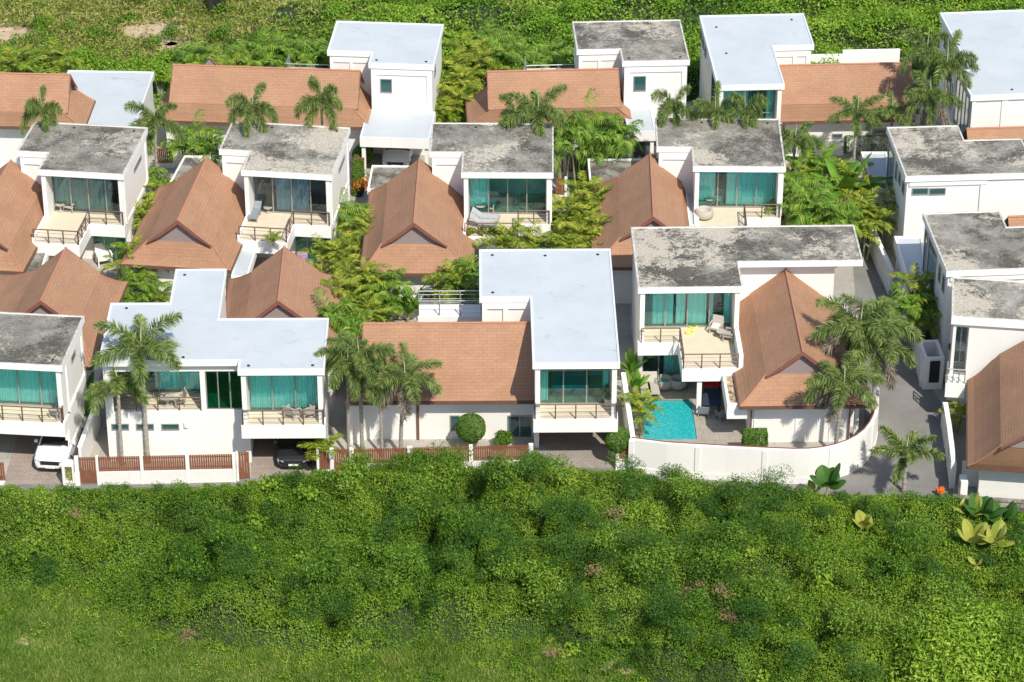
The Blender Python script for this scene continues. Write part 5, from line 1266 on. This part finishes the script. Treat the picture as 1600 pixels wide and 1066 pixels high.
def lounger(name, label, mat):
    root = thing(name, label, "sun lounger"); m = MB(); m.box(-.34, .34, -1.0, .25, .30, .36); m.build("frame", M[mat], root)
    m = MB(); m.box(-.32, .32, -.98, .25, .36, .44); m.build("mattress", M[mat], root)
    m = MB(); m.add([(-.32, .25, .38), (.32, .25, .38), (.32, .85, .80), (-.32, .85, .80), (-.32, .22, .46), (.32, .22, .46), (.32, .81, .88), (-.32, .81, .88)], [(0,1,2,3),(7,6,5,4),(0,4,5,1),(1,5,6,2),(2,6,7,3),(3,7,4,0)]); m.build("backrest", M[mat], root)
    for x in (-.3, .3):
        for y in (-.9, .2): m = MB(); m.box(x-.03, x+.03, y-.03, y+.03, 0, .3); m.build("leg", M['steel'], root)
    return root
def table(name, label, mat, r=.33, h=.55):
    root = thing(name, label, "table"); m = MB(); m.lathe([(r, h-.05), (r+.02, h-.02), (r, h)], 18); m.build("table_top", M[mat], root)
    m = MB(); m.lathe([(r*.7, 0), (r*.25, .1), (r*.22, h-.1), (r*.6, h-.05)], 12); m.build("pedestal", M[mat], root); return root
def pouf(name, label, mat, r=.48, cush=True):
    root = thing(name, label, "pouf"); m = MB(); m.lathe([(r*.6, 0), (r, .12), (r*1.05, .34), (r*.98, .58), (r*.78, .66), (r*.62, .50), (r*.55, .36)], 22); m.build("shell", M[mat], root, smooth=True)
    if cush: m = MB(); m.lathe([(r*.5, .37), (r*.5, .43), (r*.35, .48)], 16); m.build("cushion", M['teal'], root)
    return root
def put(root, px, py, z, rz=0, sc=.98):
    p = G(px, py, z); root.location = p; root.rotation_euler = (0, 0, R(rz)); root.scale = (sc,)*3; return root
Z = ZT+.012
put(chair("terrace_chair", "left one of two pale armchairs in front of the green curtains", 'wicker_light'), 82, 328, Z, 35)
put(chair("terrace_chair", "right one of two pale armchairs in front of the green curtains", 'wicker_light'), 110, 329, Z, -25)
put(table("side_table", "small dark round table between the chairs before the green curtains", 'wicker'), 95, 330, Z)
put(lounger("sun_lounger", "dark grey sun lounger alone on a cream terrace", 'cushion_grey'), 399, 338, Z, -8)
put(table("side_table", "low brown table beside the lone dark grey sun lounger", 'wicker', .28, .4), 419, 332, Z)
put(chair("terrace_chair", "left one of two grey armchairs in front of the teal corner glass", 'wicker'), 737, 328, Z, 20)
put(chair("terrace_chair", "right one of two grey armchairs in front of the teal corner glass", 'wicker'), 765, 330, Z, -15)
put(table("side_table", "round grey table between the armchairs before the teal corner glass", 'wicker'), 751, 332, Z)
put(lounger("sun_lounger", "rear one of two pale grey sun loungers lying side by side", 'cushion_grey'), 757, 346, Z, 82)
put(lounger("sun_lounger", "front one of two pale grey sun loungers, behind the plants", 'cushion_grey'), 754, 355, Z, 84)
for o in C.objects:
    if o.name.startswith(("mattress", "backrest")) and o.parent and o.parent.get("label", "").find("pale grey sun") >= 0:
        o.data.materials[0] = M['wicker_light'] if False else simple("pale_grey_cushion", (.42, .43, .44), .9)
put(chair("terrace_chair", "left one of two cream armchairs before the bright teal curtains", 'wicker', 'cushion_white'), 1096, 318, Z, 10)
put(chair("terrace_chair", "right one of two cream armchairs before the bright teal curtains", 'wicker', 'cushion_white'), 1121, 319, Z, -15)
put(table("side_table", "dark table between the two cream armchairs", 'wicker'), 1108, 321, Z)
put(pouf("wicker_pod", "round pale wicker pod on the terrace with the cream armchairs", 'wicker_light', .6, False), 1100, 340, Z)
put(chair("terrace_chair", "pale wicker armchair on the open terrace above the pool, nearer the glass", 'wicker_light', 'cushion_white'), 1119, 519, Z, -20)
put(chair("terrace_chair", "grey wicker armchair on the open terrace above the pool, nearer the tiled roof", 'wicker'), 1139, 531, Z, -110)
put(table("side_table", "round wicker stool between the armchairs above the pool", 'wicker_light', .28, .5), 1126, 528, Z)
for i, (x, y) in enumerate(((1083, 511), (1077, 520))):
    root = thing("yellow_ring", ["yellow ring lying on the terrace close to the glass doors", "yellow ring lying on the terrace nearer the railing corner"][i], "toy"); m = MB()
    m.tube([(.24*math.cos(t), .20*math.sin(t), .05) for t in np.linspace(0, 6.28, 17)], .05, 6); m.build("ring", M['yellow'], root); put(root, x, y, Z, i*30)
put(pouf("wicker_pouf", "left one of two round wicker pod seats by the pool", 'wicker', .62), 1037, 605, .12)
put(pouf("wicker_pouf", "right one of two round wicker pod seats by the pool", 'wicker', .58), 1059, 605, .12)
o = put(lounger("sun_lounger", "left one of two pale poolside sun loungers behind the plants", 'wicker_light'), 1007, 610, .12, 4)
o = put(lounger("sun_lounger", "right one of two pale poolside sun loungers next to the wicker pods", 'wicker_light'), 1020, 610, .12, 4)
root = thing("dining_table", "dark navy covered table in the shade beside the pool", "table"); m = MB(); m.box(-.55, .55, -1.0, .9, .68, .76); m.build("table_top", M['navy'], root)
for x in (-.45, .45):
    for y in (-.85, .75): m = MB(); m.box(x-.04, x+.04, y-.04, y+.04, 0, .68); m.build("leg", M['dark'], root)
put(root, 1112, 636, .12, -4)
root = thing("bench", "red covered bench at the far end of the navy table", "bench"); m = MB(); m.box(-.75, .75, -.25, .25, .5, .62); m.build("seat", M['red'], root)
for x in (-.65, .65): m = MB(); m.box(x-.04, x+.04, -.2, .2, 0, .5); m.build("leg", M['dark'], root)
put(root, 1107, 612, .12, 0)
for i, (x, y, rz) in enumerate(((1100, 650, 170), (1128, 655, -150))): put(chair("dining_chair", ["grey chair at the near end of the navy table, left", "grey chair at the near end of the navy table, right"][i], 'cushion_grey'), x, y, .12, rz, .9)
put(table("balcony_table", "round pale table on the recessed balcony behind the palms", 'wicker_light', .42, .6), 262, 634, ZT, 0)
put(chair("balcony_chair", "pale armchair on the recessed balcony to the right of the round table", 'wicker_light'), 280, 633, ZT, -70)
put(chair("balcony_chair", "pale chair on the small balcony above the dark car, nearer the middle", 'wicker_light'), 456, 652, Z, 150, .95)
put(chair("balcony_chair", "pale chair on the small balcony above the dark car, at its right end", 'wicker_light'), 480, 652, Z, -150, .95)
put(chair("balcony_chair", "pale chair at the right end of the balcony above the white car", 'wicker_light'), 89, 651, Z, -120, .95)
put(chair("garden_chair", "large white armchair in the shaded yard between the yellow-green palms", 'cushion_white'), 163, 412, .0, 20, 1.3)
put(lounger("garden_lounger", "mauve cushioned lounger in the yard behind the pointed terracotta roof", 'purple'), 471, 412, .0, -10, 1.1)
fr = frR3; root = thing("air_conditioner", "white air conditioning unit standing in the corner below the right-hand terracotta roof", "air conditioner"); m = MB(); m.box(-.2, .2, -.4, .4, .1, 1.5); m.build("casing", M['trim'], root)
m = MB(); m.T = lambda a, b, c: (-.215 + c, a, 1.05 + b); m.lathe([(.22, 0), (.22, .012), (.05, .015)], 14); m.build("fan_grille", M['steel'], root); put(root, 1503, 782, 0, 0, 1)
root = thing("equipment_cabin", "dark cabin with a turquoise roof at the top edge of the slope", "cabin"); m = MB(); m.box(-.55, .55, -.5, .5, 0, 1.4); m.build("wall", M['dark'], root); m = MB(); m.box(-.6, .6, -.55, .55, 1.4, 1.5); m.build("roof", M['teal'], root)
m = MB(); m.box(-.25, .2, -.52, -.503, .1, 1.1); m.build("door", M['black'], root); put(root, 340, 16, .2, 5, 1.2)
# potted plants
def potted(label, px, py, z, r=.28, pot='pot', mat='leaf_bush', hh=.9):
    root = thing("potted_plant", label, "potted plant"); m = MB(); m.lathe([(r*.6, 0), (r*.75, .1), (r, .5), (r*1.05, .55), (r*.9, .55), (r*.88, .48)], 14); m.build("pot", M[pot], root)
    P_, D_ = ball_points(260, r*1.8, rng, .6, 1, -.4); P_[:, 2] += hh; v, f = diamonds(P_, D_+[0, 0, .4], rng.uniform(.10, .2, len(P_)), rng, .35, .8); npmesh("foliage", v, f, M[mat], root); return put(root, px, py, z, 0, 1)
potted("small silvery shrub in a pale pot at the corner of the glazed balcony", 951, 634, Z, mat='leaf_foxtail')
potted("orange flowering plant in a dark pot in the gap beside the side canopy", 562, 306, 0, .35, 'black', 'orange')
potted("terracotta pot with a dark leafy plant in the gap beside the tall white wall", 568, 296, 0, .32, 'terracotta', 'leaf_dark')
potted("green pot plant behind the railing of the nearest right-hand villa", 1487, 556, 2.96, .16, 'terracotta', 'leaf_bush', .6)
potted("white flowering plant in the yard by the white armchair", 177, 396, 0, .3, 'pot', 'cushion_white')
# ================================================================== planting
FX = [palm("foxtail_palm", "", 'foxtail', 6.5, 2.8, 9, 1, 'leaf_foxtail'), palm("foxtail_palm", "", 'foxtail', 6.0, 2.7, 8, 2, 'leaf_foxtail', droop=(1.5, 2.4)), palm("foxtail_palm", "", 'foxtail', 6.2, 2.9, 9, 5, 'leaf_foxtail', dead=3)]
def fox(k, px, py, zc, label, rz=0, Ls=None):
    pr = FX[k]; h = (6.5, 6.0, 6.2)[k]; s = zc/h; p = G(px, py, zc); s2 = max(s, .86) if Ls is None else Ls
    return place(pr, (p.x, p.y, 0), R(rz), (s2*1.06, s2*1.06, s), label, "foxtail palms of the estate")
fox(0, 219, 556, 7.2, "taller palm in front of the white wall with three slit windows", 20)
fox(1, 182, 607, 5.2, "shorter palm before the wall with slit windows, fronds hanging over the fence", 130)
fox(1, 541, 575, 6.0, "leftmost palm of the group at the corner of the broad terracotta roof", 40, .74)
fox(0, 562, 563, 6.3, "bushiest palm in the middle of the group before the broad terracotta roof", 200, .84)
fox(1, 594, 584, 5.6, "palm with dark crown against the eaves of the broad terracotta roof", 280, .72)
fox(2, 624, 592, 5.2, "rightmost palm of the group before the broad terracotta roof, with bare trunk", 100, .9)
fox(2, 1312, 600, 4.9, "palm inside the curved white wall, with a bare grey trunk", 70, .9)
fox(2, 1346, 512, 6.3, "palm with grey dead fronds leaning over the corner of the tall terracotta roof", 10, 1.05)
fox(0, 1374, 516, 6.2, "densest palm crown overhanging the lane", 150, 1.05)
fox(2, 1372, 553, 5.3, "lower palm with pale withered fronds at the lane corner", 240, .95)
fox(1, 240, 196, 6.3, "palm with a pale spear leaf at the rear corner of the leftmost mottled roof", 10, .85)
fox(1, 393, 181, 7.7, "left one of two palm crowns behind the peeling concrete roof", 60, .74)
fox(1, 503, 170, 7.8, "right one of two palm crowns behind the peeling concrete roof", 330, .74)
fox(1, 64, 184, 7.4, "small palm top just showing behind the rear left corner of the mottled roof", 90, .6)
fox(0, 840, 188, 7.2, "palm with long fronds drooping onto a grey roof, before the back terracotta roof", 20, .9)
fox(1, 805, 192, 6.8, "palm crown low over the back of the grey roof, left of the drooping one", 150, .7)
fox(1, 1052, 178, 7.4, "left palm crown showing over the back edge of the even grey roof", 30, .62)
fox(0, 1120, 186, 7.0, "middle palm crown showing over the back edge of the even grey roof", 80, .62)
fox(1, 1165, 184, 7.2, "right palm crown showing over the back edge of the even grey roof", 200, .62)
fox(1, 1240, 222, 4.6, "slender palm beside the teal glass door under the plain terracotta roof", 40, .8)
fox(0, 1338, 186, 5.2, "left palm of a pair against the eaves of the plain terracotta roof", 10, .8)
fox(1, 1392, 182, 5.0, "right palm of a pair against the eaves of the plain terracotta roof", 100, .8)
fox(1, 1446, 92, 8.0, "tall palm with an upright spear between the two right-hand blue-roofed villas, farthest back", 0, .75)
fox(0, 1482, 112, 7.6, "palm with arching fronds against the wall of the top right villa", 60, .85)
fox(2, 1448, 160, 6.4, "palm with thick hanging fronds at the right end of the plain terracotta roof", 150, .78)
rp = palm("young_palm", "young palm with seven open fronds standing alone at the road edge", 'foxtail', 2.2, 2.3, 8, 9, 'leaf_foxtail', elev=(1.2, .35), droop=(1.1, 1.7)); p = G(1412, 769, 0); rp.location = (p.x, p.y, 0)
sp = clump_palm("areca_palm", "tall single yellowing palm standing among the scrub behind the long back roof", 1, 5.5, 2.6, 10, 31, 'leaf_areca', .05); p = G(352, 65, 5.5); sp.location = (p.x, p.y, 0)
AR = [clump_palm("areca_palm", "", 4, 3.4, 1.55, 8, 3, 'leaf_areca', .75, w=.085), clump_palm("areca_palm", "", 3, 3.0, 1.6, 8, 4, 'leaf_areca', .6, w=.085), clump_palm("areca_palm", "", 4, 3.2, 1.6, 8, 6, 'leaf_green', .75, 'green', w=.075)]
def are(k, px, py, zc, label, rz=0, xy=None, grp="bushy clump palms between the villas"):
    h = (3.4, 3.0, 3.2)[k]*.88; s = zc/h; p = G(px, py, zc); s2 = xy or min(1.1, max(.7, s)); return place(AR[k], (p.x, p.y, 0), R(rz), (s2, s2, s), label, grp)
are(0, 222, 398, 3.2, "bright yellow-green clump palm against the front slope of the left middle terracotta roof")
are(1, 195, 405, 2.3, "small clump palm in the yard behind the pointed roof, next to the white armchair", 40)
are(2, 225, 440, 2.6, "dark green clump palm between the pointed left roof and the blue T-shaped roof", 80)
are(1, 248, 462, 1.7, "low clump palm against the beige wall beside the blue T-shaped roof", 10)
are(2, 212, 465, 1.8, "leafy clump palm low beside the rear corner of the blue T-shaped roof", 130)
are(1, 214, 330, 2.8, "clump palm by the blue gutter of the left middle terracotta roof", 20)
are(2, 238, 278, 3.0, "clump palm in the gap behind the mottled-roof villa's right wall", 70)
are(1, 228, 305, 2.8, "clump palm between the mottled-roof villa's lit wall and the terracotta roof", 200)
are(2, 316, 214, 3.6, "dark green clump palm with pale canes before the long back terracotta roof")
are(2, 298, 222, 3.2, "smaller dark clump palm to the left under the eaves of the long back roof", 90)
are(2, 548, 332, 3.0, "dusty green clump palm at the top of the planted gap beside the peeling-roof villa", 20)
are(1, 562, 358, 3.0, "pale clump palm beside the wall gutter of the centre terracotta roof", 60)
are(0, 540, 388, 3.1, "yellow clump palm standing behind the mauve lounger's yard", 100)
are(1, 510, 402, 3.0, "leftmost yellow clump palm reaching over the cream yard beside the mauve lounger", 130)
are(0, 565, 422, 3.5, "broad yellow-green clump palm at the lower left corner of the centre terracotta roof", 160)
are(2, 596, 436, 3.0, "green clump palm spilling over the eaves of the centre terracotta roof", 200)
are(0, 541, 455, 3.6, "clump palm in the middle of the planted gap left of the big-leaved plants", 10)
are(2, 530, 492, 4.0, "tall clump palm beside the right end of the blue T-shaped roof", 60)
are(1, 572, 478, 2.8, "clump palm directly left of the big-leaved plants", 240)
are(2, 548, 522, 3.4, "clump palm just behind the ridge end of the broad terracotta roof", 300)
are(2, 600, 468, 2.0, "low clump palm among the big-leaved plants", 30)
are(1, 706, 432, 3.6, "slim clump palm at the lower right corner of the centre terracotta roof", 0)
are(2, 728, 452, 3.0, "dark clump palm against the edge of the pale blue L-shaped roof", 90)
are(2, 742, 420, 3.6, "green clump palm peeping over the rear left corner of the pale blue L-shaped roof", 140)
are(1, 785, 372, 3.6, "left palm tuft rising behind the rear edge of the pale blue L-shaped roof", 10)
are(1, 824, 380, 3.0, "right palm tuft rising behind the rear edge of the pale blue L-shaped roof", 60)
are(0, 922, 300, 3.9, "topmost yellow-green clump palm left of the terracotta roof behind the pool villa", 10)
are(0, 896, 322, 3.6, "yellow-green clump palm beside the right wall of the teal-glass villa", 80)
are(0, 925, 345, 3.4, "yellow-green clump palm shading the left slope behind the pool villa", 150)
are(0, 893, 365, 3.4, "clump palm directly behind the rear right corner of the pale blue L-shaped roof", 220)
are(1, 930, 378, 2.8, "low clump palm between the pale blue L-shaped roof and the terracotta slope", 20)
are(1, 868, 352, 2.6, "small clump palm at the foot of the teal-glass villa's right corner", 120)
are(2, 935, 195, 5.0, "large dark clump palm in front of the centre back terracotta roof", 10, 1.25)
are(2, 905, 210, 4.6, "dark clump palm left of the largest one in front of the centre back roof", 70, 1.1)
are(2, 968, 205, 4.6, "dark clump palm at the right eave of the centre back terracotta roof", 140, 1.1)
are(2, 945, 238, 2.6, "low leafy clump palm behind the small grey low roof", 40)
are(2, 880, 200, 5.0, "dark clump palm just right of the drooping palm, behind the grey roof", 200, 1.1)
are(2, 1258, 290, 3.6, "green clump palm at the left of the leafy garden beside the even grey roof", 0, 1.1)
are(2, 1245, 325, 3.6, "clump palm leaning on the right corner of the bright teal-curtained villa", 40, 1.1)
are(2, 1278, 318, 4.2, "largest palm of the leafy garden by the lane", 90, 1.3)
are(2, 1310, 335, 3.8, "clump palm just behind the blotched roof, near the lane", 150, 1.2)
are(2, 1288, 345, 3.4, "clump palm half hidden behind the rear edge of the blotched roof", 190, 1.1)
are(1, 1342, 322, 3.3, "yellow clump palm at the lane side of the leafy garden", 20)
are(1, 1352, 345, 3.0, "yellow clump palm nearest the lane behind the blotched roof", 80)
are(1, 1330, 285, 3.2, "yellowish clump palm in the upper part of the leafy garden", 130)
are(2, 1300, 262, 3.4, "clump palm at the top of the leafy garden below the white yard wall", 10)
are(1, 1248, 268, 3.0, "yellow variegated clump palm next to the teal glass door", 50)
are(1, 1388, 322, 3.2, "clump palm against the shaded side wall of the slit-windowed villa", 70, .9)
are(0, 1440, 448, 3.8, "yellow-green clump palm along the shaded wall of the second right-hand villa", 0)
are(2, 1432, 478, 3.4, "green clump palm behind the lane wall, below the yellow-green one", 60)
are(2, 1456, 470, 3.0, "dark clump palm squeezed between the lane wall and the second right-hand villa", 160)
are(0, 1003, 628, 2.4, "yellow clump palm at the left edge of the turquoise pool", 10, .75)
are(1, 503, 693, 1.7, "small round-headed palm in the corner right of the dark car", 0, .85)
o = are(1, 427, 370, 3.0, "small yellowing palm behind the front rail of the terrace with the grey lounger", 0); p = G(427, 385, ZT); o.location = (p.x, p.y, ZT); o.scale = (.42, .42, .30)
are(2, 118, 596, 2.6, "bright green clump in the gap between the white-car villa and its neighbour", 0) if False else None
are(1, 1498, 640, 1.5, "small palm in the shadowed yard beside the wide right-hand terracotta roof", 0, .7)
for i, (x, y, z, k, rz, lb) in enumerate([
    (735, 78, 3.2, 0, 0, "among the scrub behind the centre, upper left of the cluster"), (765, 92, 3.4, 0, 40, "yellow-green, at the heart of the cluster behind the centre terracotta ridge"),
    (798, 82, 3.4, 2, 80, "dark green, behind the centre terracotta ridge"), (828, 98, 3.2, 2, 120, "dark green, left of the flaking-roof villa's railing"), (712, 118, 3.6, 0, 160, "beside the right wall of the blue-roofed back villa"),
    (728, 105, 3.2, 0, 10, "between the back villas, behind the first yellow clump"), (700, 150, 3.2, 0, 200, "yellow-green, low in the gap between the two back villas"), (722, 158, 2.6, 1, 30, "small, at the left gable of the centre terracotta roof"),
    (705, 190, 1.8, 2, 60, "dark, lowest in the gap between the back villas"), (850, 80, 2.8, 2, 240, "dark, just left of the flaking grey roof"), (780, 62, 2.8, 2, 20, "farthest back behind the centre terracotta ridge"),
    (18, 92, 3.0, 1, 0, "pale, at the far left above the low blue roof"), (48, 98, 2.6, 2, 50, "green, above the terracotta ridge at far left"), (85, 92, 2.8, 1, 100, "left of the low pale blue roof's rear corner"),
    (425, 78, 3.0, 2, 10, "dark, behind the long back ridge, leftmost of three"), (462, 76, 3.0, 2, 60, "dark, behind the long back ridge, middle of three"), (497, 78, 2.8, 2, 110, "dark, beside the blue-roofed back villa's left wall"),
    (385, 80, 2.8, 2, 150, "green, right of the tall yellowing palm"), (310, 80, 2.8, 2, 190, "green, left of the tall yellowing palm"), (690, 90, 2.6, 1, 30, "pale, touching the blue-roofed back villa's right corner")]):
    are(k, x, y, z, "clump palm " + lb, rz, 1.25, "clump palms along the rear boundary")
BN = [paddle_plant("big_leaved_plant", "", "plant", 12, 1.7, .42, 2, 'leaf_banana', .7, (1.45, .9), (.15, .9)), paddle_plant("big_leaved_plant", "", "plant", 10, 1.5, .40, 7, 'leaf_banana', .6, (1.5, .9), (.1, .7))]
for i, (x, y, lb) in enumerate([(592, 490, "leftmost"), (607, 497, "second from left"), (622, 493, "third from left"), (638, 498, "fourth from left"), (655, 494, "fifth, at the end of the railing"), (672, 491, "sixth, seen through the steel railing"), (690, 493, "seventh, seen through the steel railing"), (708, 491, "rightmost")]):
    p = G(x, y+8, 0); place(BN[i % 2], (p.x, p.y, 0), i*1.1, 1.0, "paddle-leaved plant in the row under the garden wall, " + lb, "row of paddle-leaved plants")
for x, y, s, lb in [(988, 598, .95, "paddle-leaved plant between the side wall and the poolside loungers, upper one"), (992, 625, .9, "upright paddle-leaved plant beside the poolside loungers, lower one"), (985, 655, .8, "paddle-leaved plant close to the left corner of the pool wall"),
                    (136, 640, 1.1, "paddle-leaved plant in the gap right of the white-car villa, upper one"), (133, 668, .9, "paddle-leaved plant in the shaded gap right of the white-car villa, lower one"), (860, 400, .8, "paddle-leaved plant at the foot of the teal-glass villa")]:
    p = G(x, y, 0); place(BN[0], (p.x, p.y, 0), x, s, lb)
bt = paddle_plant("banana_plant", "large banana plant with broad torn leaves in the leafy garden by the lane", "banana plant", 9, 2.9, .75, 12, 'leaf_banana', 2.0, (1.4, .4), (.5, 1.3)); p = G(1318, 352, 0); USED.add(bt.name); bt.location = (p.x, p.y, 0); bt.scale = (1.25,)*3
p = G(1268, 318, 0); place(bt, (p.x, p.y, 0), 2, 1.15, "banana plant with arching leaves near the teal glass door in the leafy garden")
def setp(o, px, py, s=1, z=0): p = G(px, py, z); o.location = (p.x, p.y, z); o.scale = (s, s, s); return o
setp(topiary("round_bush", "clipped round green bush before the white wall under the broad terracotta roof", .88, 1.55, 1), 736, 704)
setp(topiary("round_bush", "clipped round green bush at the right pillar of the glazed-balcony carport", .78, 1.75, 2), 965, 727)
setp(topiary("box_hedge", "square-clipped bright green bush behind the curved white wall", .5, 1.55, 3, box=(.72, .5, .50)), 1178, 722)
setp(shrub("leafy_shrub", "loose leafy shrub beside the glass door, right of the clipped round bush", .75, 1.5, 4, 'leaf_bush', 1500, (.1, .22)), 789, 706)
setp(topiary("round_bush", "round leafy bush at the corner of the white canopy in the back row", .75, 1.0, 6), 568, 262)
setp(topiary("box_hedge", "narrow green hedge between the centre villas, by the small grey low roof", .5, .9, 8, box=(.35, 1.6, .8)), 560, 292)
setp(topiary("box_hedge", "green hedge next to the brown slatted fence, left of the small grey low roof", .5, 1.0, 9, box=(.5, .9, .9)), 912, 286)
setp(shrub("broad_leaved_tree", "yellow-green broad-leaved tree between the low blue roof and the long back terracotta roof", 1.3, 3.4, 14, 'leaf_tree', 3800, (.16, .3), 9, "tree"), 250, 158)
setp(topiary("box_hedge", "green hedge along the white yard wall above the leafy garden", .5, .9, 12, box=(2.0, .35, .7)), 1362, 243)
setp(shrub("leafy_shrub", "wind-blown yellow leafy shrub overhanging the right end of the slit-windowed villa's roof", 1.1, 6.8, 17, 'leaf_areca', 1500, (.18, .34), 6), 1597, 345)
setp(shrub("leafy_shrub", "yellow-green leafy shrub at the foot of the even grey roof villa, by the lane garden", 1.0, 2.4, 19, 'leaf_areca', 1600, (.14, .28), 6), 1240, 330)
for i, (x, y, s, k, lb) in enumerate([
    (648, 752, 1.0, 0, "feathery green shrub in front of the slatted fence, tallest of three"), (700, 748, .85, 0, "feathery green shrub in front of the fence below the clipped round bush"), (600, 757, .8, 0, "feathery shrub before the slatted fence, under the grey palm trunk"),
    (552, 760, .7, 0, "feathery shrub at the gate left of the palm group"), (842, 755, .95, 0, "feathery shrub at the left pillar of the tan-paved driveway"), (760, 757, .75, 0, "low feathery shrub before the fence's right-hand panel"),
    (505, 752, .45, 0, "small feathery shrub to the right of the dark car"), (900, 762, .7, 0, "low feathery shrub below the tan-paved driveway"), (1010, 778, .5, 0, "small feathery shrub at the left end of the curved wall"), (1085, 784, .45, 0, "small feathery shrub below the curved white wall")]):
    if i == 0: FS = shrub("feathery_shrub", "", 1.5, 2.6, 23, 'leaf_dark', 5200, (.08, .17), 10, asp=.3); FS.children[0].data.materials[0] = M['leaf_scrub']
    p = G(x, y+14, 0); place(FS, (p.x, p.y, 0), i*1.3, s*1.12, lb, "feathery shrubs at the edge of the front thicket")
TR = shrub("broad_leaved_tree", "big light green broad-leaved tree in the lower right corner", 4.4, 4.9, 41, 'leaf_tree', 30000, (.18, .36), 34, "tree", asp=.34, shell=.28); p = G(1500, 1080, 0); TR.location = (p.x, p.y, 0)
TR2 = shrub("broad_leaved_tree", "lighter broad-leaved tree at the right edge beside the big corner tree", 2.6, 3.2, 43, 'leaf_tree', 9000, (.14, .28), 14, "tree", asp=.32); p = G(1640, 1050, 0); TR2.location = (p.x, p.y, 0)
for x, y, s, mt, e, lb in [(1290, 806, 1.0, 'leaf_taro', .7, "clump of huge dark green leaves at the road edge below the curved wall"), (1528, 868, 1.0, 'leaf_taro', .8, "clump of huge dark green leaves under the right-hand retaining wall"), (1560, 872, .85, 'leaf_taro', .6, "smaller clump of huge green leaves near the right edge"),
    (1508, 862, .75, 'leaf_taro_yellow', .5, "yellow big-leaved plant left of the dark green clump"), (1515, 922, .9, 'leaf_taro_yellow', .7, "lower yellowing big-leaved plant at the right of the thicket"), (1548, 925, .8, 'leaf_taro_yellow', .6, "lowest yellowing big-leaved plant at the right of the thicket"),
    (1345, 885, .65, 'leaf_taro_yellow', .9, "lone yellow and pale green leaves standing in the creepers"), (1272, 802, .5, 'leaf_taro_yellow', .6, "yellow leaf beside the huge dark leaves at the road edge"), (1520, 950, .4, 'leaf_taro_yellow', .2, "withered golden leaf lying on the creepers, left of two"), (1556, 955, .4, 'leaf_taro_yellow', .2, "withered golden leaf lying on the creepers, right of two")]:
    o = paddle_plant("elephant_ear", lb, "plant", 7 if s > .6 else 3, 1.5, .95, int(x+y), mt, .8, (1.4, e), (.4, 1.0)); p = G(x, y, 0); o.location = (p.x, p.y, float(thick_h(p.x, p.y))*.85); o.scale = (s*1.1,)*3
root = shrub("red_leaved_shrub", "small orange-red shrub at the corner of the lane and the splayed wall", .38, .6, 77, 'leaf_bush', 500, (.1, .2), 4); root.children[0].data.materials[0] = M['orange']; setp(root, 1468, 775)
for o in FX + AR: pass
# plants edging the sun-lounger terrace
for i, x in enumerate((735, 752, 770, 788)):
    o = shrub("terrace_plant", "leafy green plant in the front planter of the sun lounger terrace, " + ["first from the left", "second from the left", "third from the left", "fourth from the left"][i], .42, .5, 90+i, 'leaf_areca', 420, (.10, .2), 4); p = G(x, 367, ZT); o.location = p
